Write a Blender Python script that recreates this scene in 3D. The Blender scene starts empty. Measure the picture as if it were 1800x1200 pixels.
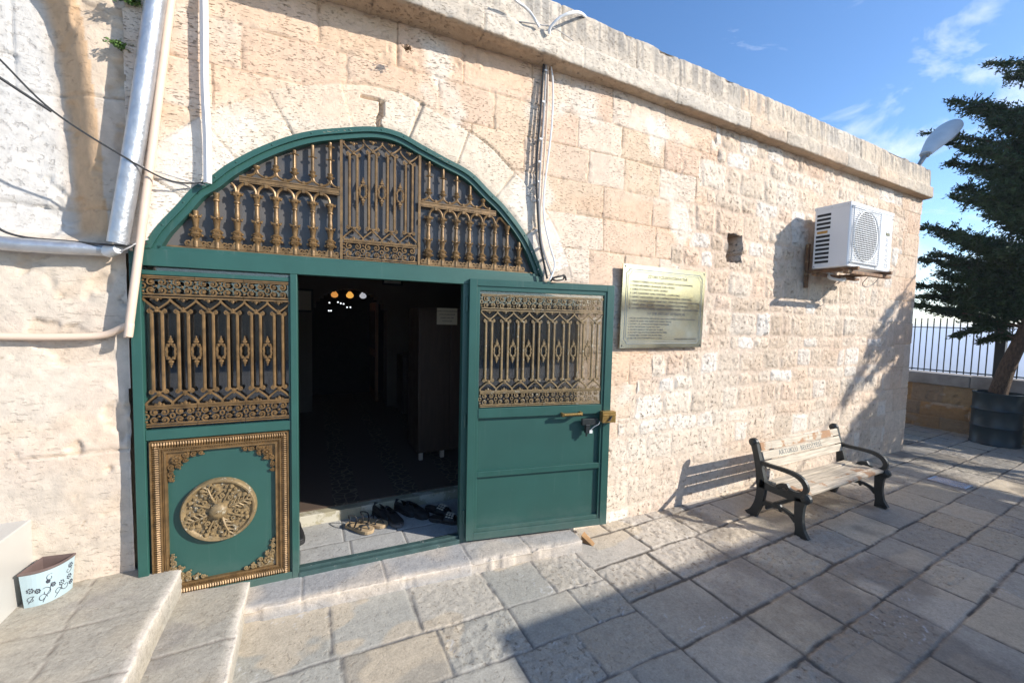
import bpy, bmesh, math, random
import numpy as np
from mathutils import Vector, Matrix
R = math.radians
random.seed(7)
scene = bpy.context.scene
COL = scene.collection

# ------------------------------------------------------------------ camera
F = 700.0; YAW, PIT, ROL = R(26.7), R(3.17), R(1.31); H = 1.75
_f = np.array([math.sin(YAW)*math.cos(PIT), math.cos(YAW)*math.cos(PIT), -math.sin(PIT)])
_r = np.array([math.cos(YAW), -math.sin(YAW), 0.0]); _u = np.cross(_r, _f)
_r, _u = _r*math.cos(ROL)+_u*math.sin(ROL), -_r*math.sin(ROL)+_u*math.cos(ROL)
_C = np.array([0, 0, H])
cam = bpy.data.cameras.new('camera'); cam.lens = 14.0; cam.sensor_width = 36.0
cam.clip_start = 0.05; cam.clip_end = 30000
camo = bpy.data.objects.new('camera', cam); COL.objects.link(camo)
camo.matrix_world = Matrix(((_r[0], _u[0], -_f[0], 0), (_r[1], _u[1], -_f[1], 0), (_r[2], _u[2], -_f[2], H), (0, 0, 0, 1)))
scene.camera = camo

# ------------------------------------------------------------------ light
SD = Vector((1.12, -1.0, 0.75)).normalized()      # towards the sun
sun = bpy.data.lights.new('sun', 'SUN'); sun.energy = 4.1; sun.angle = R(0.55); sun.color = (1.0, 0.95, 0.87)
suno = bpy.data.objects.new('sun', sun); COL.objects.link(suno)
suno.rotation_euler = SD.to_track_quat('Z', 'Y').to_euler(); suno.location = (6, -8, 8)
elev = math.asin(SD.z); azi = math.atan2(SD.x, SD.y)
world = bpy.data.worlds.new('World'); scene.world = world; world.use_nodes = True
wn, wl = world.node_tree.nodes, world.node_tree.links
wn.clear()
sky = wn.new('ShaderNodeTexSky'); sky.sky_type = 'NISHITA'; sky.sun_disc = False
sky.sun_elevation = elev; sky.sun_rotation = azi; sky.altitude = 900; sky.air_density = 1.0; sky.dust_density = 0.8; sky.ozone_density = 2.2
tc = wn.new('ShaderNodeTexCoord'); mp = wn.new('ShaderNodeMapping'); mp.inputs['Scale'].default_value = (1.0, 1.3, 2.6)
mp.inputs['Rotation'].default_value = (0.2, -0.45, 0.3)
cn = wn.new('ShaderNodeTexNoise'); cn.inputs['Scale'].default_value = 4.2; cn.inputs['Detail'].default_value = 9; cn.inputs['Roughness'].default_value = 0.6; cn.inputs['Distortion'].default_value = 0.6
wl.new(tc.outputs['Generated'], mp.inputs['Vector']); wl.new(mp.outputs[0], cn.inputs['Vector'])
sep = wn.new('ShaderNodeSeparateXYZ'); wl.new(tc.outputs['Generated'], sep.inputs[0])
# clouds gather towards the east, low over the plain
dotn = wn.new('ShaderNodeVectorMath'); dotn.operation = 'DOT_PRODUCT'; wl.new(tc.outputs['Generated'], dotn.inputs[0]); dotn.inputs[1].default_value = Vector((0.99, 0.1, 0.02)).normalized()
rng = wn.new('ShaderNodeMapRange'); rng.inputs[1].default_value = 0.62; rng.inputs[2].default_value = 1.0; rng.inputs[3].default_value = -0.13; rng.inputs[4].default_value = 0.13
wl.new(dotn.outputs['Value'], rng.inputs[0])
ad = wn.new('ShaderNodeMath'); ad.operation = 'ADD'; wl.new(cn.outputs['Fac'], ad.inputs[0]); wl.new(rng.outputs[0], ad.inputs[1])
cr = wn.new('ShaderNodeMapRange'); cr.inputs[1].default_value = 0.53; cr.inputs[2].default_value = 0.80; cr.inputs[3].default_value = 0; cr.inputs[4].default_value = 0.8
wl.new(ad.outputs[0], cr.inputs[0])
hue = wn.new('ShaderNodeHueSaturation'); hue.inputs['Saturation'].default_value = 1.16; hue.inputs['Hue'].default_value = 0.503; hue.inputs['Value'].default_value = 1.0
wl.new(sky.outputs[0], hue.inputs['Color'])
mixc = wn.new('ShaderNodeMix'); mixc.data_type = 'RGBA'
wl.new(cr.outputs[0], mixc.inputs[0]); wl.new(hue.outputs[0], mixc.inputs[6]); mixc.inputs[7].default_value = (5.6, 5.8, 6.2, 1)
bg = wn.new('ShaderNodeBackground'); bg.inputs['Strength'].default_value = 0.15
wo = wn.new('ShaderNodeOutputWorld')
wl.new(mixc.outputs[2], bg.inputs['Color']); wl.new(bg.outputs[0], wo.inputs['Surface'])
vs = scene.view_settings
vs.view_transform = 'Standard'; vs.look = 'None'; vs.gamma = 1.0; vs.exposure = 0.80; vs.use_curve_mapping = False
scene.cycles.max_bounces = 8; scene.cycles.diffuse_bounces = 4; scene.cycles.volume_bounces = 0; scene.cycles.transparent_max_bounces = 16

# ------------------------------------------------------------------ helpers
def ray(x, y): return _f+_r*(x-900)/F-_u*(y-600)/F
def onY(x, y, Y): d = ray(x, y); return Vector(_C+d*(Y/d[1]))
def onZ(x, y, Z): d = ray(x, y); return Vector(_C+d*((Z-H)/d[2]))
def onX(x, y, X): d = ray(x, y); return Vector(_C+d*(X/d[0]))
def rec(x): return 0.165*np.clip((2.2-x)/3.05, 0, 1.1)      # the old wall bows back towards the doorway
def onW(x, y, off=0.0):
    p = onY(x, y, 2.65)
    for _ in range(5): p = onY(x, y, 2.65+float(rec(p.x))-off)
    return p
def gz(x): return -0.0165*max(0.0, x-1.5)

def tag(o, label=None, cat=None, group=None, kind=None):
    if label: o['label'] = label
    if cat: o['category'] = cat
    if group: o['group'] = group
    if kind: o['kind'] = kind
    return o
def empty(name, loc=(0, 0, 0), rz=0, **k):
    o = bpy.data.objects.new(name, None); COL.objects.link(o); o.location = loc; o.rotation_euler = (0, 0, rz)
    o.empty_display_size = 0.1
    return tag(o, **k)
def link(name, me, mats, parent=None, **k):
    o = bpy.data.objects.new(name, me); COL.objects.link(o)
    if not isinstance(mats, (list, tuple)): mats = [mats]
    for m in mats: me.materials.append(m)
    if parent: o.parent = parent
    return tag(o, **k)
def copy_tree(o, parent=None):
    c = o.copy(); COL.objects.link(c)
    if parent: c.parent = parent
    for ch in list(o.children): copy_tree(ch, c)
    return c
def smooth_path(pts, n=6):
    P = [Vector(p) for p in pts]
    if len(P) < 3: return P
    out = []
    for i in range(len(P)-1):
        p0 = P[max(i-1, 0)]; p1 = P[i]; p2 = P[i+1]; p3 = P[min(i+2, len(P)-1)]
        for k in range(n):
            t = k/n
            out.append(0.5*((2*p1)+(p2-p0)*t+(2*p0-5*p1+4*p2-p3)*t*t+(3*p1-p0-3*p2+p3)*t*t*t))
    out.append(P[-1]); return out
class MB:
    def __init__(s): s.v = []; s.f = []; s.m = []; s.mi = 0
    def add(s, vs, fs):
        b = len(s.v); s.v += [tuple(v) for v in vs]; s.f += [[b+i for i in f] for f in fs]; s.m += [s.mi]*len(fs); return s
    def box(s, x0, x1, y0, y1, z0, z1, M=None):
        vs = [Vector((x, y, z)) for z in (z0, z1) for y in (y0, y1) for x in (x0, x1)]
        if M is not None: vs = [M @ v for v in vs]
        return s.add(vs, [(0, 2, 3, 1), (4, 5, 7, 6), (0, 1, 5, 4), (2, 6, 7, 3), (0, 4, 6, 2), (1, 3, 7, 5)])
    def tube(s, pts, r, n=6, closed=False, cap=True, flat=None):
        P = [Vector(p) for p in pts]; N = len(P)
        if N < 2: return s
        rr = r if isinstance(r, (list, tuple)) else [r]*N
        vs = []; up = None
        for i, p in enumerate(P):
            if closed: t = (P[(i+1) % N]-P[i-1])
            else: t = P[min(i+1, N-1)]-P[max(i-1, 0)]
            if t.length < 1e-9: t = Vector((0, 0, 1))
            t.normalize()
            if up is None:
                a = Vector((0, 1, 0)) if abs(t.y) < 0.9 else Vector((1, 0, 0))
                up = (a-t*a.dot(t)).normalized()
            else:
                up = up-t*up.dot(t)
                up = up.normalized() if up.length > 1e-6 else t.orthogonal().normalized()
            sd = t.cross(up)
            for k in range(n):
                a = 2*math.pi*k/n
                vs.append(p+(up*math.cos(a)*(flat or 1)+sd*math.sin(a))*rr[i])
        fs = []
        for i in range(N if closed else N-1):
            j = (i+1) % N
            for k in range(n):
                l = (k+1) % n
                fs.append((i*n+k, i*n+l, j*n+l, j*n+k))
        if cap and not closed:
            fs.append(tuple(range(n-1, -1, -1))); fs.append(tuple((N-1)*n+k for k in range(n)))
        return s.add(vs, fs)
    def lathe(s, prof, n=12, M=None, a0=0, a1=2*math.pi):
        vs = []; full = abs(a1-a0-2*math.pi) < 1e-6; m = n if full else n+1
        for (r, z) in prof:
            for k in range(m):
                a = a0+(a1-a0)*k/n
                v = Vector((r*math.cos(a), r*math.sin(a), z)); vs.append(M @ v if M is not None else v)
        fs = []
        for i in range(len(prof)-1):
            for k in range(n):
                l = (k+1) % m
                fs.append((i*m+k, i*m+l, (i+1)*m+l, (i+1)*m+k))
        return s.add(vs, fs)
    def ball(s, c, r, n=6, sc=(1, 1, 1)):
        c = Vector(c); vs = [c+Vector((0, 0, r*sc[2]))]
        rings = max(3, n//2)
        for i in range(1, rings):
            th = math.pi*i/rings
            for k in range(n):
                a = 2*math.pi*k/n
                vs.append(c+Vector((r*math.sin(th)*math.cos(a)*sc[0], r*math.sin(th)*math.sin(a)*sc[1], r*math.cos(th)*sc[2])))
        vs.append(c-Vector((0, 0, r*sc[2]))); L = len(vs)-1
        fs = [(0, 1+k, 1+(k+1) % n) for k in range(n)]
        for i in range(rings-2):
            for k in range(n):
                l = (k+1) % n; fs.append((1+i*n+k, 1+(i+1)*n+k, 1+(i+1)*n+l, 1+i*n+l))
        fs += [(L, 1+(rings-2)*n+(k+1) % n, 1+(rings-2)*n+k) for k in range(n)]
        return s.add(vs, fs)
    def prism(s, poly, y0, y1, M=None):          # poly in (x,z), extruded along y
        n = len(poly); vs = [Vector((x, y0, z)) for x, z in poly]+[Vector((x, y1, z)) for x, z in poly]
        if M is not None: vs = [M @ v for v in vs]
        fs = [tuple(range(n)), tuple(range(2*n-1, n-1, -1))]+[(i, i+n, (i+1) % n+n, (i+1) % n) for i in range(n)]
        return s.add(vs, fs)
    def build(s, name, mat, parent=None, smooth=False, bevel=0, seg=2, loc=None, **k):
        me = bpy.data.meshes.new(name); me.from_pydata(s.v, [], s.f)
        bm = bmesh.new(); bm.from_mesh(me); bmesh.ops.recalc_face_normals(bm, faces=bm.faces); bm.to_mesh(me); bm.free()
        o = link(name, me, mat, parent, **k)
        if len(me.materials) > 1: me.polygons.foreach_set('material_index', s.m)
        if smooth:
            me.polygons.foreach_set('use_smooth', [True]*len(me.polygons))
            try: me.set_sharp_from_angle(angle=R(45))
            except Exception: pass
        if bevel:
            b = o.modifiers.new('bevel', 'BEVEL'); b.width = bevel; b.segments = seg; b.limit_method = 'ANGLE'; b.angle_limit = R(40)
        if loc: o.location = loc
        return o

# ---- numpy noise
def _h(ix, iy, seed):
    a = (ix.astype(np.int64)*374761393+iy.astype(np.int64)*668265263+seed*974634777) & 0xFFFFFFFF
    a = ((a ^ (a >> 13))*1274126177) & 0xFFFFFFFF
    a = (a ^ (a >> 16)) & 0xFFFFFFFF
    a = (a*2246822519) & 0xFFFFFFFF
    a = a ^ (a >> 15)
    return (a & 0xFFFFFF)/float(0xFFFFFF)
def vn(x, y, seed=0):
    ix = np.floor(x); iy = np.floor(y); fx = x-ix; fy = y-iy
    fx = fx*fx*(3-2*fx); fy = fy*fy*(3-2*fy)
    a = _h(ix, iy, seed); b = _h(ix+1, iy, seed); c = _h(ix, iy+1, seed); d = _h(ix+1, iy+1, seed)
    return (a*(1-fx)+b*fx)*(1-fy)+(c*(1-fx)+d*fx)*fy
def fbm(x, y, o=4, seed=0, g=0.5):
    s = np.zeros_like(x); a = 1; t = 0
    for i in range(o):
        s += a*vn(x*2**i, y*2**i, seed+i*17); t += a; a *= g
    return s/t
def sst(a, b, x): t = np.clip((x-a)/(b-a), 0, 1); return t*t*(3-2*t)
def lay(x, z, edges, wr, seed, x0, x1, rc=0.0, snap=False):
    """coursed stones: returns per-point id, signed distance to the stone's edge, row index"""
    edges = np.asarray(edges); k = np.clip(np.searchsorted(edges, z)-1, 0, len(edges)-2)
    D = np.zeros_like(x); ID = np.zeros_like(x); rg = np.random.RandomState(seed)
    for r in range(len(edges)-1):
        br = [x0-(0 if snap else rg.rand()*wr[1])]
        while br[-1] < x1+wr[1]: br.append(br[-1]+wr[0]+(wr[1]-wr[0])*rg.rand()**0.9)
        br = np.array(br); m = k == r
        if not m.any(): continue
        xx = x[m]; j = np.clip(np.searchsorted(br, xx)-1, 0, len(br)-2)
        dx = np.minimum(xx-br[j], br[j+1]-xx); dz = np.minimum(z[m]-edges[r], edges[r+1]-z[m])
        if rc > 0:
            d = np.where((dx < rc) & (dz < rc), rc-np.hypot(np.maximum(rc-dx, 0), np.maximum(rc-dz, 0)), np.minimum(dx, dz))
        else: d = np.minimum(dx, dz)
        D[m] = d; ID[m] = _h(j.astype(float), np.full(len(xx), float(r)), seed)
    return ID, D, k
def rnd(ID, s): return _h(np.floor(ID*1e6), np.zeros_like(ID), s)
def pal(ID, cols, w):
    cols = np.array(cols); c = np.cumsum(np.array(w)/sum(w)); i = np.clip(np.searchsorted(c, rnd(ID, 5)), 0, len(cols)-1)
    return cols[i]
def grid_mesh(name, P, colr, rub, keep, mat, parent=None, rev=None, flip=False, **k):
    """P (nz,nx,3) points, colr (nz,nx,3), rub (nz,nx); keep (nz-1,nx-1) bool; rev = vector to pull opening edges back by"""
    nz, nx = P.shape[:2]; idx = np.arange(nz*nx).reshape(nz, nx)
    q = np.stack([idx[:-1, :-1], idx[:-1, 1:], idx[1:, 1:], idx[1:, :-1]], -1)
    q = q[keep] if keep is not None else q.reshape(-1, 4)
    V = P.reshape(-1, 3); Cc = colr.reshape(-1, 3); Rb = rub.reshape(-1)
    if rev is not None and keep is not None:
        e = []
        K = keep
        a = K[:, :-1] != K[:, 1:]; ii, jj = np.nonzero(a); e.append(np.stack([idx[ii, jj+1], idx[ii+1, jj+1]], -1))
        a = K[:-1, :] != K[1:, :]; ii, jj = np.nonzero(a); e.append(np.stack([idx[ii+1, jj], idx[ii+1, jj+1]], -1))
        e = np.concatenate(e); u, inv = np.unique(e, return_inverse=True); inv = inv.reshape(-1, 2)
        n0 = len(V); V = np.concatenate([V, rev(V[u]) if callable(rev) else V[u]+np.array(rev)]); Cc = np.concatenate([Cc, Cc[u]]); Rb = np.concatenate([Rb, Rb[u]])
        q = np.concatenate([q, np.stack([e[:, 0], e[:, 1], n0+inv[:, 1], n0+inv[:, 0]], -1)])
    used, inv = np.unique(q, return_inverse=True); q = inv.reshape(-1, 4); V = V[used]; Cc = Cc[used]; Rb = Rb[used]
    if flip: q = q[:, ::-1]
    me = bpy.data.meshes.new(name); me.vertices.add(len(V)); me.vertices.foreach_set('co', np.ascontiguousarray(V, dtype=np.float32).ravel())
    me.loops.add(len(q)*4); me.loops.foreach_set('vertex_index', np.ascontiguousarray(q, dtype=np.int32).ravel())
    me.polygons.add(len(q)); me.polygons.foreach_set('loop_start', np.arange(len(q), dtype=np.int32)*4)
    me.polygons.foreach_set('use_smooth', np.ones(len(q), dtype=bool)); me.update(calc_edges=True)
    at = me.attributes.new('Col', 'FLOAT_COLOR', 'POINT')
    cc = np.concatenate([Cc, Rb[:, None]], 1).astype(np.float32); at.data.foreach_set('color', np.clip(cc, 0, 1).ravel())
    return link(name, me, mat, parent, **k)

# ------------------------------------------------------------------ materials
def nodes(name):
    m = bpy.data.materials.new(name); m.use_nodes = True; n = m.node_tree.nodes; l = m.node_tree.links
    return m, n, l, n['Principled BSDF']
def noise(n, l, scale, detail=4, rough=0.55, vec=None, sc=None):
    t = n.new('ShaderNodeTexNoise'); t.inputs['Scale'].default_value = scale; t.inputs['Detail'].default_value = detail; t.inputs['Roughness'].default_value = rough
    if vec is None:
        tcx = n.new('ShaderNodeTexCoord'); vec = tcx.outputs['Object']
    if sc:
        mpx = n.new('ShaderNodeMapping'); mpx.inputs['Scale'].default_value = sc; l.new(vec, mpx.inputs[0]); vec = mpx.outputs[0]
    l.new(vec, t.inputs['Vector']); return t.outputs['Fac']
def ramp(n, l, fac, a, b, lo=0.0, hi=1.0):
    r = n.new('ShaderNodeMapRange'); r.inputs[1].default_value = a; r.inputs[2].default_value = b; r.inputs[3].default_value = lo; r.inputs[4].default_value = hi
    l.new(fac, r.inputs[0]); return r.outputs[0]
def mixrgb(n, l, fac, a, b, bt='MIX'):
    x = n.new('ShaderNodeMix'); x.data_type = 'RGBA'; x.blend_type = bt
    for s, v in ((0, fac), (6, a), (7, b)):
        if isinstance(v, (int, float)): x.inputs[s].default_value = v
        elif isinstance(v, tuple): x.inputs[s].default_value = v+(1,) if len(v) == 3 else v
        else: l.new(v, x.inputs[s])
    return x.outputs[2]
def math_(n, l, op, a, b):
    x = n.new('ShaderNodeMath'); x.operation = op
    for s, v in ((0, a), (1, b)):
        if isinstance(v, (int, float)): x.inputs[s].default_value = v
        else: l.new(v, x.inputs[s])
    return x.outputs[0]
def pm(name, col, rough=0.6, metal=0.0, var=0.2, vs_=6, bump=0.15, bs=60, wear=None, wthr=0.62, ws=9, sc=None, dist=0.002, spec=0.5, dust=None):
    m, n, l, p = nodes(name)
    c2 = tuple(x*(1-var) for x in col)
    f = noise(n, l, vs_, 5, sc=sc); c = mixrgb(n, l, ramp(n, l, f, 0.3, 0.7), tuple(min(1, x*(1+var*0.5)) for x in col), c2)
    rg = rough
    if wear:
        w = ramp(n, l, noise(n, l, ws, 8, 0.7), wthr, wthr+0.05); c = mixrgb(n, l, w, c, wear)
        l.new(ramp(n, l, w, 0, 1, rough, min(1, rough+0.25)), p.inputs['Roughness'])
    else:
        l.new(ramp(n, l, noise(n, l, vs_*2.3, 4), 0.3, 0.7, max(0.02, rough-0.08), min(1, rough+0.08)), p.inputs['Roughness'])
    if dust:
        tcz = n.new('ShaderNodeTexCoord'); sz = n.new('ShaderNodeSeparateXYZ'); l.new(tcz.outputs['Object'], sz.inputs[0])
        zf = ramp(n, l, math_(n, l, 'ADD', sz.outputs['Z'], math_(n, l, 'MULTIPLY', noise(n, l, 7, 6, 0.7), 0.35)), 0.46, 0.16, 0, 0.55)
        stn = math_(n, l, 'MULTIPLY', ramp(n, l, noise(n, l, 1, 5, 0.7, sc=(34, 34, 1.6)), 0.60, 0.78), 0.30)
        c = mixrgb(n, l, math_(n, l, 'MAXIMUM', zf, stn), c, dust)
    l.new(c, p.inputs['Base Color']); p.inputs['Metallic'].default_value = metal
    p.inputs['Specular IOR Level'].default_value = spec
    if bump:
        b = n.new('ShaderNodeBump'); b.inputs['Strength'].default_value = bump; b.inputs['Distance'].default_value = dist
        l.new(noise(n, l, bs, 6, sc=sc), b.inputs['Height']); l.new(b.outputs[0], p.inputs['Normal'])
    return m
def stone_mat(name, streak=(38, 38, 150), pore=26, rough=0.9, spots=0.5, bstr=0.9, fine=95, ss=1.0, mott=0.0):
    """attribute Col = stone colour, alpha = roughness class (0 dressed ashlar, 1 pitted rubble)"""
    m, n, l, p = nodes(name)
    a = n.new('ShaderNodeAttribute'); a.attribute_name = 'Col'
    rub = a.outputs['Alpha']
    g = noise(n, l, 16, 8, 0.65); c = mixrgb(n, l, 1.0, a.outputs['Color'], ramp2(n, l, g, 0.3, 0.75, 0.84, 1.1), 'MULTIPLY')
    if mott: c = mixrgb(n, l, 1.0, c, ramp2(n, l, noise(n, l, 75, 5, 0.75), 0.3, 0.7, 1-mott, 1+mott*0.7), 'MULTIPLY'); c = mixrgb(n, l, ramp(n, l, noise(n, l, 160, 3, 0.7), 0.66, 0.70, 0, 0.45), c, (0.12, 0.10, 0.085))
    st = noise(n, l, 1, 5, 0.6, sc=streak); sp = ramp(n, l, st, 0.585, 0.64)
    patch = ramp(n, l, noise(n, l, 3.2, 3), 0.36, 0.56)
    sp = math_(n, l, 'MULTIPLY', sp, patch)
    po = ramp(n, l, noise(n, l, pore, 7, 0.72), 0.565, 0.640)
    po = math_(n, l, 'MULTIPLY', po, rub)
    sp1 = math_(n, l, 'MULTIPLY', sp, math_(n, l, 'MULTIPLY', ss, math_(n, l, 'SUBTRACT', 1.0, rub)))
    pits = math_(n, l, 'MAXIMUM', po, sp1)
    c = mixrgb(n, l, math_(n, l, 'MULTIPLY', pits, spots), c, (0.17, 0.11, 0.07))
    l.new(c, p.inputs['Base Color']); p.inputs['Roughness'].default_value = rough; p.inputs['Specular IOR Level'].default_value = 0.15
    fn = noise(n, l, fine, 8, 0.7); md = noise(n, l, 22, 6, 0.6)
    h = math_(n, l, 'ADD', math_(n, l, 'MULTIPLY', fn, 0.35), math_(n, l, 'MULTIPLY', md, math_(n, l, 'ADD', 0.35, math_(n, l, 'MULTIPLY', rub, 1.3))))
    h = math_(n, l, 'SUBTRACT', h, math_(n, l, 'MULTIPLY', pits, 1.25))
    b = n.new('ShaderNodeBump'); b.inputs['Strength'].default_value = bstr; b.inputs['Distance'].default_value = 0.008
    l.new(h, b.inputs['Height']); l.new(b.outputs[0], p.inputs['Normal'])
    return m
def ramp2(n, l, fac, a, b, lo, hi):
    v = ramp(n, l, fac, a, b, lo, hi); c = n.new('ShaderNodeCombineColor')
    for i in range(3): l.new(v, c.inputs[i])
    return c.outputs[0]
def glass_mat(name, tint=(0.75, 0.78, 0.78), dirt=0.1, dcol=(0.25, 0.25, 0.25)):
    m, n, l, p = nodes(name); out = n['Material Output']; n.remove(p)
    tr = n.new('ShaderNodeBsdfTransparent'); tr.inputs[0].default_value = tint+(1,)
    gl = n.new('ShaderNodeBsdfGlossy'); gl.inputs['Roughness'].default_value = 0.02; gl.inputs[0].default_value = (1, 1, 1, 1)
    fr = n.new('ShaderNodeFresnel'); fr.inputs[0].default_value = 1.8
    mx = n.new('ShaderNodeMixShader'); l.new(fr.outputs[0], mx.inputs[0]); l.new(tr.outputs[0], mx.inputs[1]); l.new(gl.outputs[0], mx.inputs[2])
    df = n.new('ShaderNodeBsdfDiffuse'); df.inputs[0].default_value = dcol+(1,)
    m2 = n.new('ShaderNodeMixShader'); l.new(ramp(n, l, noise(n, l, 5, 6), 0.35, 0.75, dirt*0.5, dirt), m2.inputs[0]); l.new(mx.outputs[0], m2.inputs[1]); l.new(df.outputs[0], m2.inputs[2])
    l.new(m2.outputs[0], out.inputs['Surface']); return m
def emit_mat(name, col, s):
    m, n, l, p = nodes(name); p.inputs['Base Color'].default_value = col+(1,); p.inputs['Emission Color'].default_value = col+(1,); p.inputs['Emission Strength'].default_value = s; return m

M_stone = stone_mat('limestone', spots=0.70, bstr=0.95, ss=0.75, mott=0.07)
M_lime = stone_mat('limewashed_stone', streak=(22, 22, 60), spots=0.40, bstr=0.8, ss=0.35)
M_pave = stone_mat('paving_stone', streak=(30, 30, 30), pore=34, rough=0.8, spots=0.62, bstr=0.65, fine=130, ss=0.35, mott=0.22)
M_green = pm('green_paint', (0.022, 0.082, 0.066), 0.42, var=0.14, vs_=4, bump=0.12, bs=14, wear=(0.12, 0.21, 0.19), wthr=0.71, ws=16, dust=(0.14, 0.17, 0.15))
M_greensheet = pm('green_sheet_paint', (0.021, 0.078, 0.064), 0.45, var=0.12, vs_=3, bump=0.25, bs=3, wear=(0.05, 0.11, 0.095), wthr=0.68, ws=6, dist=0.004, dust=(0.10, 0.15, 0.13))
M_bronze = pm('bronze_paint', (0.20, 0.118, 0.048), 0.42, metal=0.35, var=0.45, vs_=22, bump=0.5, bs=120, wear=(0.55, 0.47, 0.34), wthr=0.67, ws=45)
M_bronze_pale = pm('weathered_bronze_paint', (0.25, 0.175, 0.085), 0.55, metal=0.2, var=0.5, vs_=30, bump=0.6, bs=120, wear=(0.42, 0.37, 0.27), wthr=0.58, ws=30)
M_brass = pm('brass', (0.42, 0.26, 0.08), 0.38, metal=0.7, var=0.3, vs_=30, bump=0.2)
M_fanglass = glass_mat('dusty_glass', (0.10, 0.105, 0.11), 1.25, (0.115, 0.108, 0.104))
M_glass = glass_mat('window_glass', (0.72, 0.74, 0.74), 0.04)
M_iron = pm('black_iron', (0.018, 0.022, 0.022), 0.45, var=0.3, vs_=10, bump=0.3, bs=90, wear=(0.06, 0.055, 0.05), wthr=0.72, ws=18)
M_silver = pm('foil_insulation', (0.48, 0.49, 0.51), 0.40, metal=0.75, var=0.15, vs_=20, bump=0.9, bs=22, dist=0.006)
M_beige = pm('beige_plastic', (0.66, 0.50, 0.38), 0.5, var=0.1, vs_=5, bump=0.1)
M_lamp = pm('lamp_housing', (0.60, 0.60, 0.60), 0.6, var=0.1, vs_=5, bump=0, spec=0.3)
M_white = pm('white_plastic', (0.74, 0.74, 0.73), 0.45, var=0.08, vs_=5, bump=0.05)
M_ac = pm('white_enamel', (0.70, 0.71, 0.72), 0.32, var=0.05, vs_=3, bump=0.03, wear=(0.45, 0.42, 0.38), wthr=0.76, ws=9)
M_cable = pm('grey_cable', (0.42, 0.40, 0.38), 0.55, var=0.2, bump=0)
M_blackcable = pm('black_cable', (0.03, 0.03, 0.03), 0.5, var=0.2, bump=0)
M_black = pm('black_rubber', (0.012, 0.012, 0.013), 0.6, var=0.3, bump=0.2)
M_rust = pm('rusty_bracket', (0.20, 0.10, 0.045), 0.75, var=0.5, vs_=20, bump=0.5, wear=(0.34, 0.22, 0.12), wthr=0.55)
M_marble = pm('marble', (0.50, 0.48, 0.44), 0.35, var=0.10, vs_=3, bump=0.08, wear=(0.52, 0.46, 0.38), wthr=0.64, ws=3)
M_drum = pm('drum_paint', (0.020, 0.036, 0.042), 0.42, var=0.3, vs_=6, bump=0.3, bs=12, wear=(0.12, 0.09, 0.07), wthr=0.73, ws=12, dist=0.006)
M_wood = pm('worn_wood', (0.50, 0.40, 0.28), 0.7, var=0.3, vs_=4, bump=0.7, bs=14, sc=(2, 14, 14), wear=(0.33, 0.14, 0.06), wthr=0.57, ws=3.5, dist=0.004)
M_darkwood = pm('dark_wood', (0.055, 0.032, 0.019), 0.5, var=0.3, vs_=4, bump=0.3, bs=14, sc=(10, 10, 1))
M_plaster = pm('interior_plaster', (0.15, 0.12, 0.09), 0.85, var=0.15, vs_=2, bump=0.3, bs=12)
M_paper = pm('paper', (0.62, 0.56, 0.45), 0.8, var=0.1, bump=0)
M_ink = pm('ink', (0.035, 0.035, 0.04), 0.7, var=0.1, bump=0)
M_greyink = pm('grey_lettering', (0.30, 0.31, 0.33), 0.6, var=0.1, bump=0)
M_bark = pm('bark', (0.12, 0.075, 0.045), 0.9, var=0.5, vs_=14, bump=1.0, bs=30, sc=(3, 3, 1), dist=0.02)
M_soil = pm('soil', (0.08, 0.055, 0.035), 0.95, var=0.4, vs_=20, bump=0.8)
M_plaque = pm('polished_brass', (0.60, 0.55, 0.38), 0.17, metal=1.0, var=0.05, vs_=2, bump=0.05, bs=6)
M_occl = pm('brown_render', (0.30, 0.17, 0.10), 0.85, var=0.25, vs_=2, bump=0.5, bs=20)
def leaf_mat(name, a, b, sc=5):
    m, n, l, p = nodes(name); f = ramp(n, l, noise(n, l, sc, 4), 0.35, 0.65)
    l.new(mixrgb(n, l, f, a, b), p.inputs['Base Color']); p.inputs['Roughness'].default_value = 0.6; p.inputs['Specular IOR Level'].default_value = 0.25
    return m
M_leaf = leaf_mat('cypress_foliage', (0.020, 0.040, 0.014), (0.055, 0.085, 0.028), 4)
M_weed = leaf_mat('weed_leaves', (0.06, 0.13, 0.03), (0.12, 0.19, 0.05), 30)
M_dry = leaf_mat('dry_weed', (0.16, 0.09, 0.05), (0.26, 0.17, 0.09), 30)

# ================================================================== SETTING: walls, paving, steps
D = 2.65
def frp(x, y):                       # a point on the door-frame plane
    p = onY(x, y, 2.8)
    for _ in range(6): p = onY(x, y, 2.85-0.054*(p.x+0.8))
    return p
GR = math.atan(0.054)                # the door frame stands turned a little against the wall
def guv(x, y):                       # the same in the frame's own (u, z)
    p = frp(x, y); return ((p.x+0.8)/math.cos(GR), p.z)
arch_px = [(255.5, 435.5), (278, 402), (315.5, 362), (342, 333), (371, 315.5), (404, 291), (464, 260), (533, 237), (600, 229), (660, 227), (702, 237), (742, 259), (780, 280), (825, 305), (860, 340), (885, 365), (917, 407), (935, 440), (953, 488)]
ARC = [guv(*q) for q in arch_px]     # outer edge of the fanlight, left foot to right foot
ARC = [(ARC[0][0], 2.085)]+ARC[1:-1]+[(ARC[-1][0], 2.085)]
def arc_smooth(n=5):
    return [(p.x, p.z) for p in smooth_path([(u, 0, z) for u, z in ARC], n)]
ARCS = arc_smooth()
_aw = [onW(q[0], q[1], 0.0) for q in arch_px]; _aw[0].z = 2.07; _aw[-1].z = 2.07
aw = np.array([(p.x, p.z) for p in smooth_path(_aw, 5)])      # edge of the stone opening, world X, Z
au = np.interp
def arch_top(x, grow=0.0):
    return np.interp(x, aw[:, 0], aw[:, 1], left=-9, right=-9)

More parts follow.
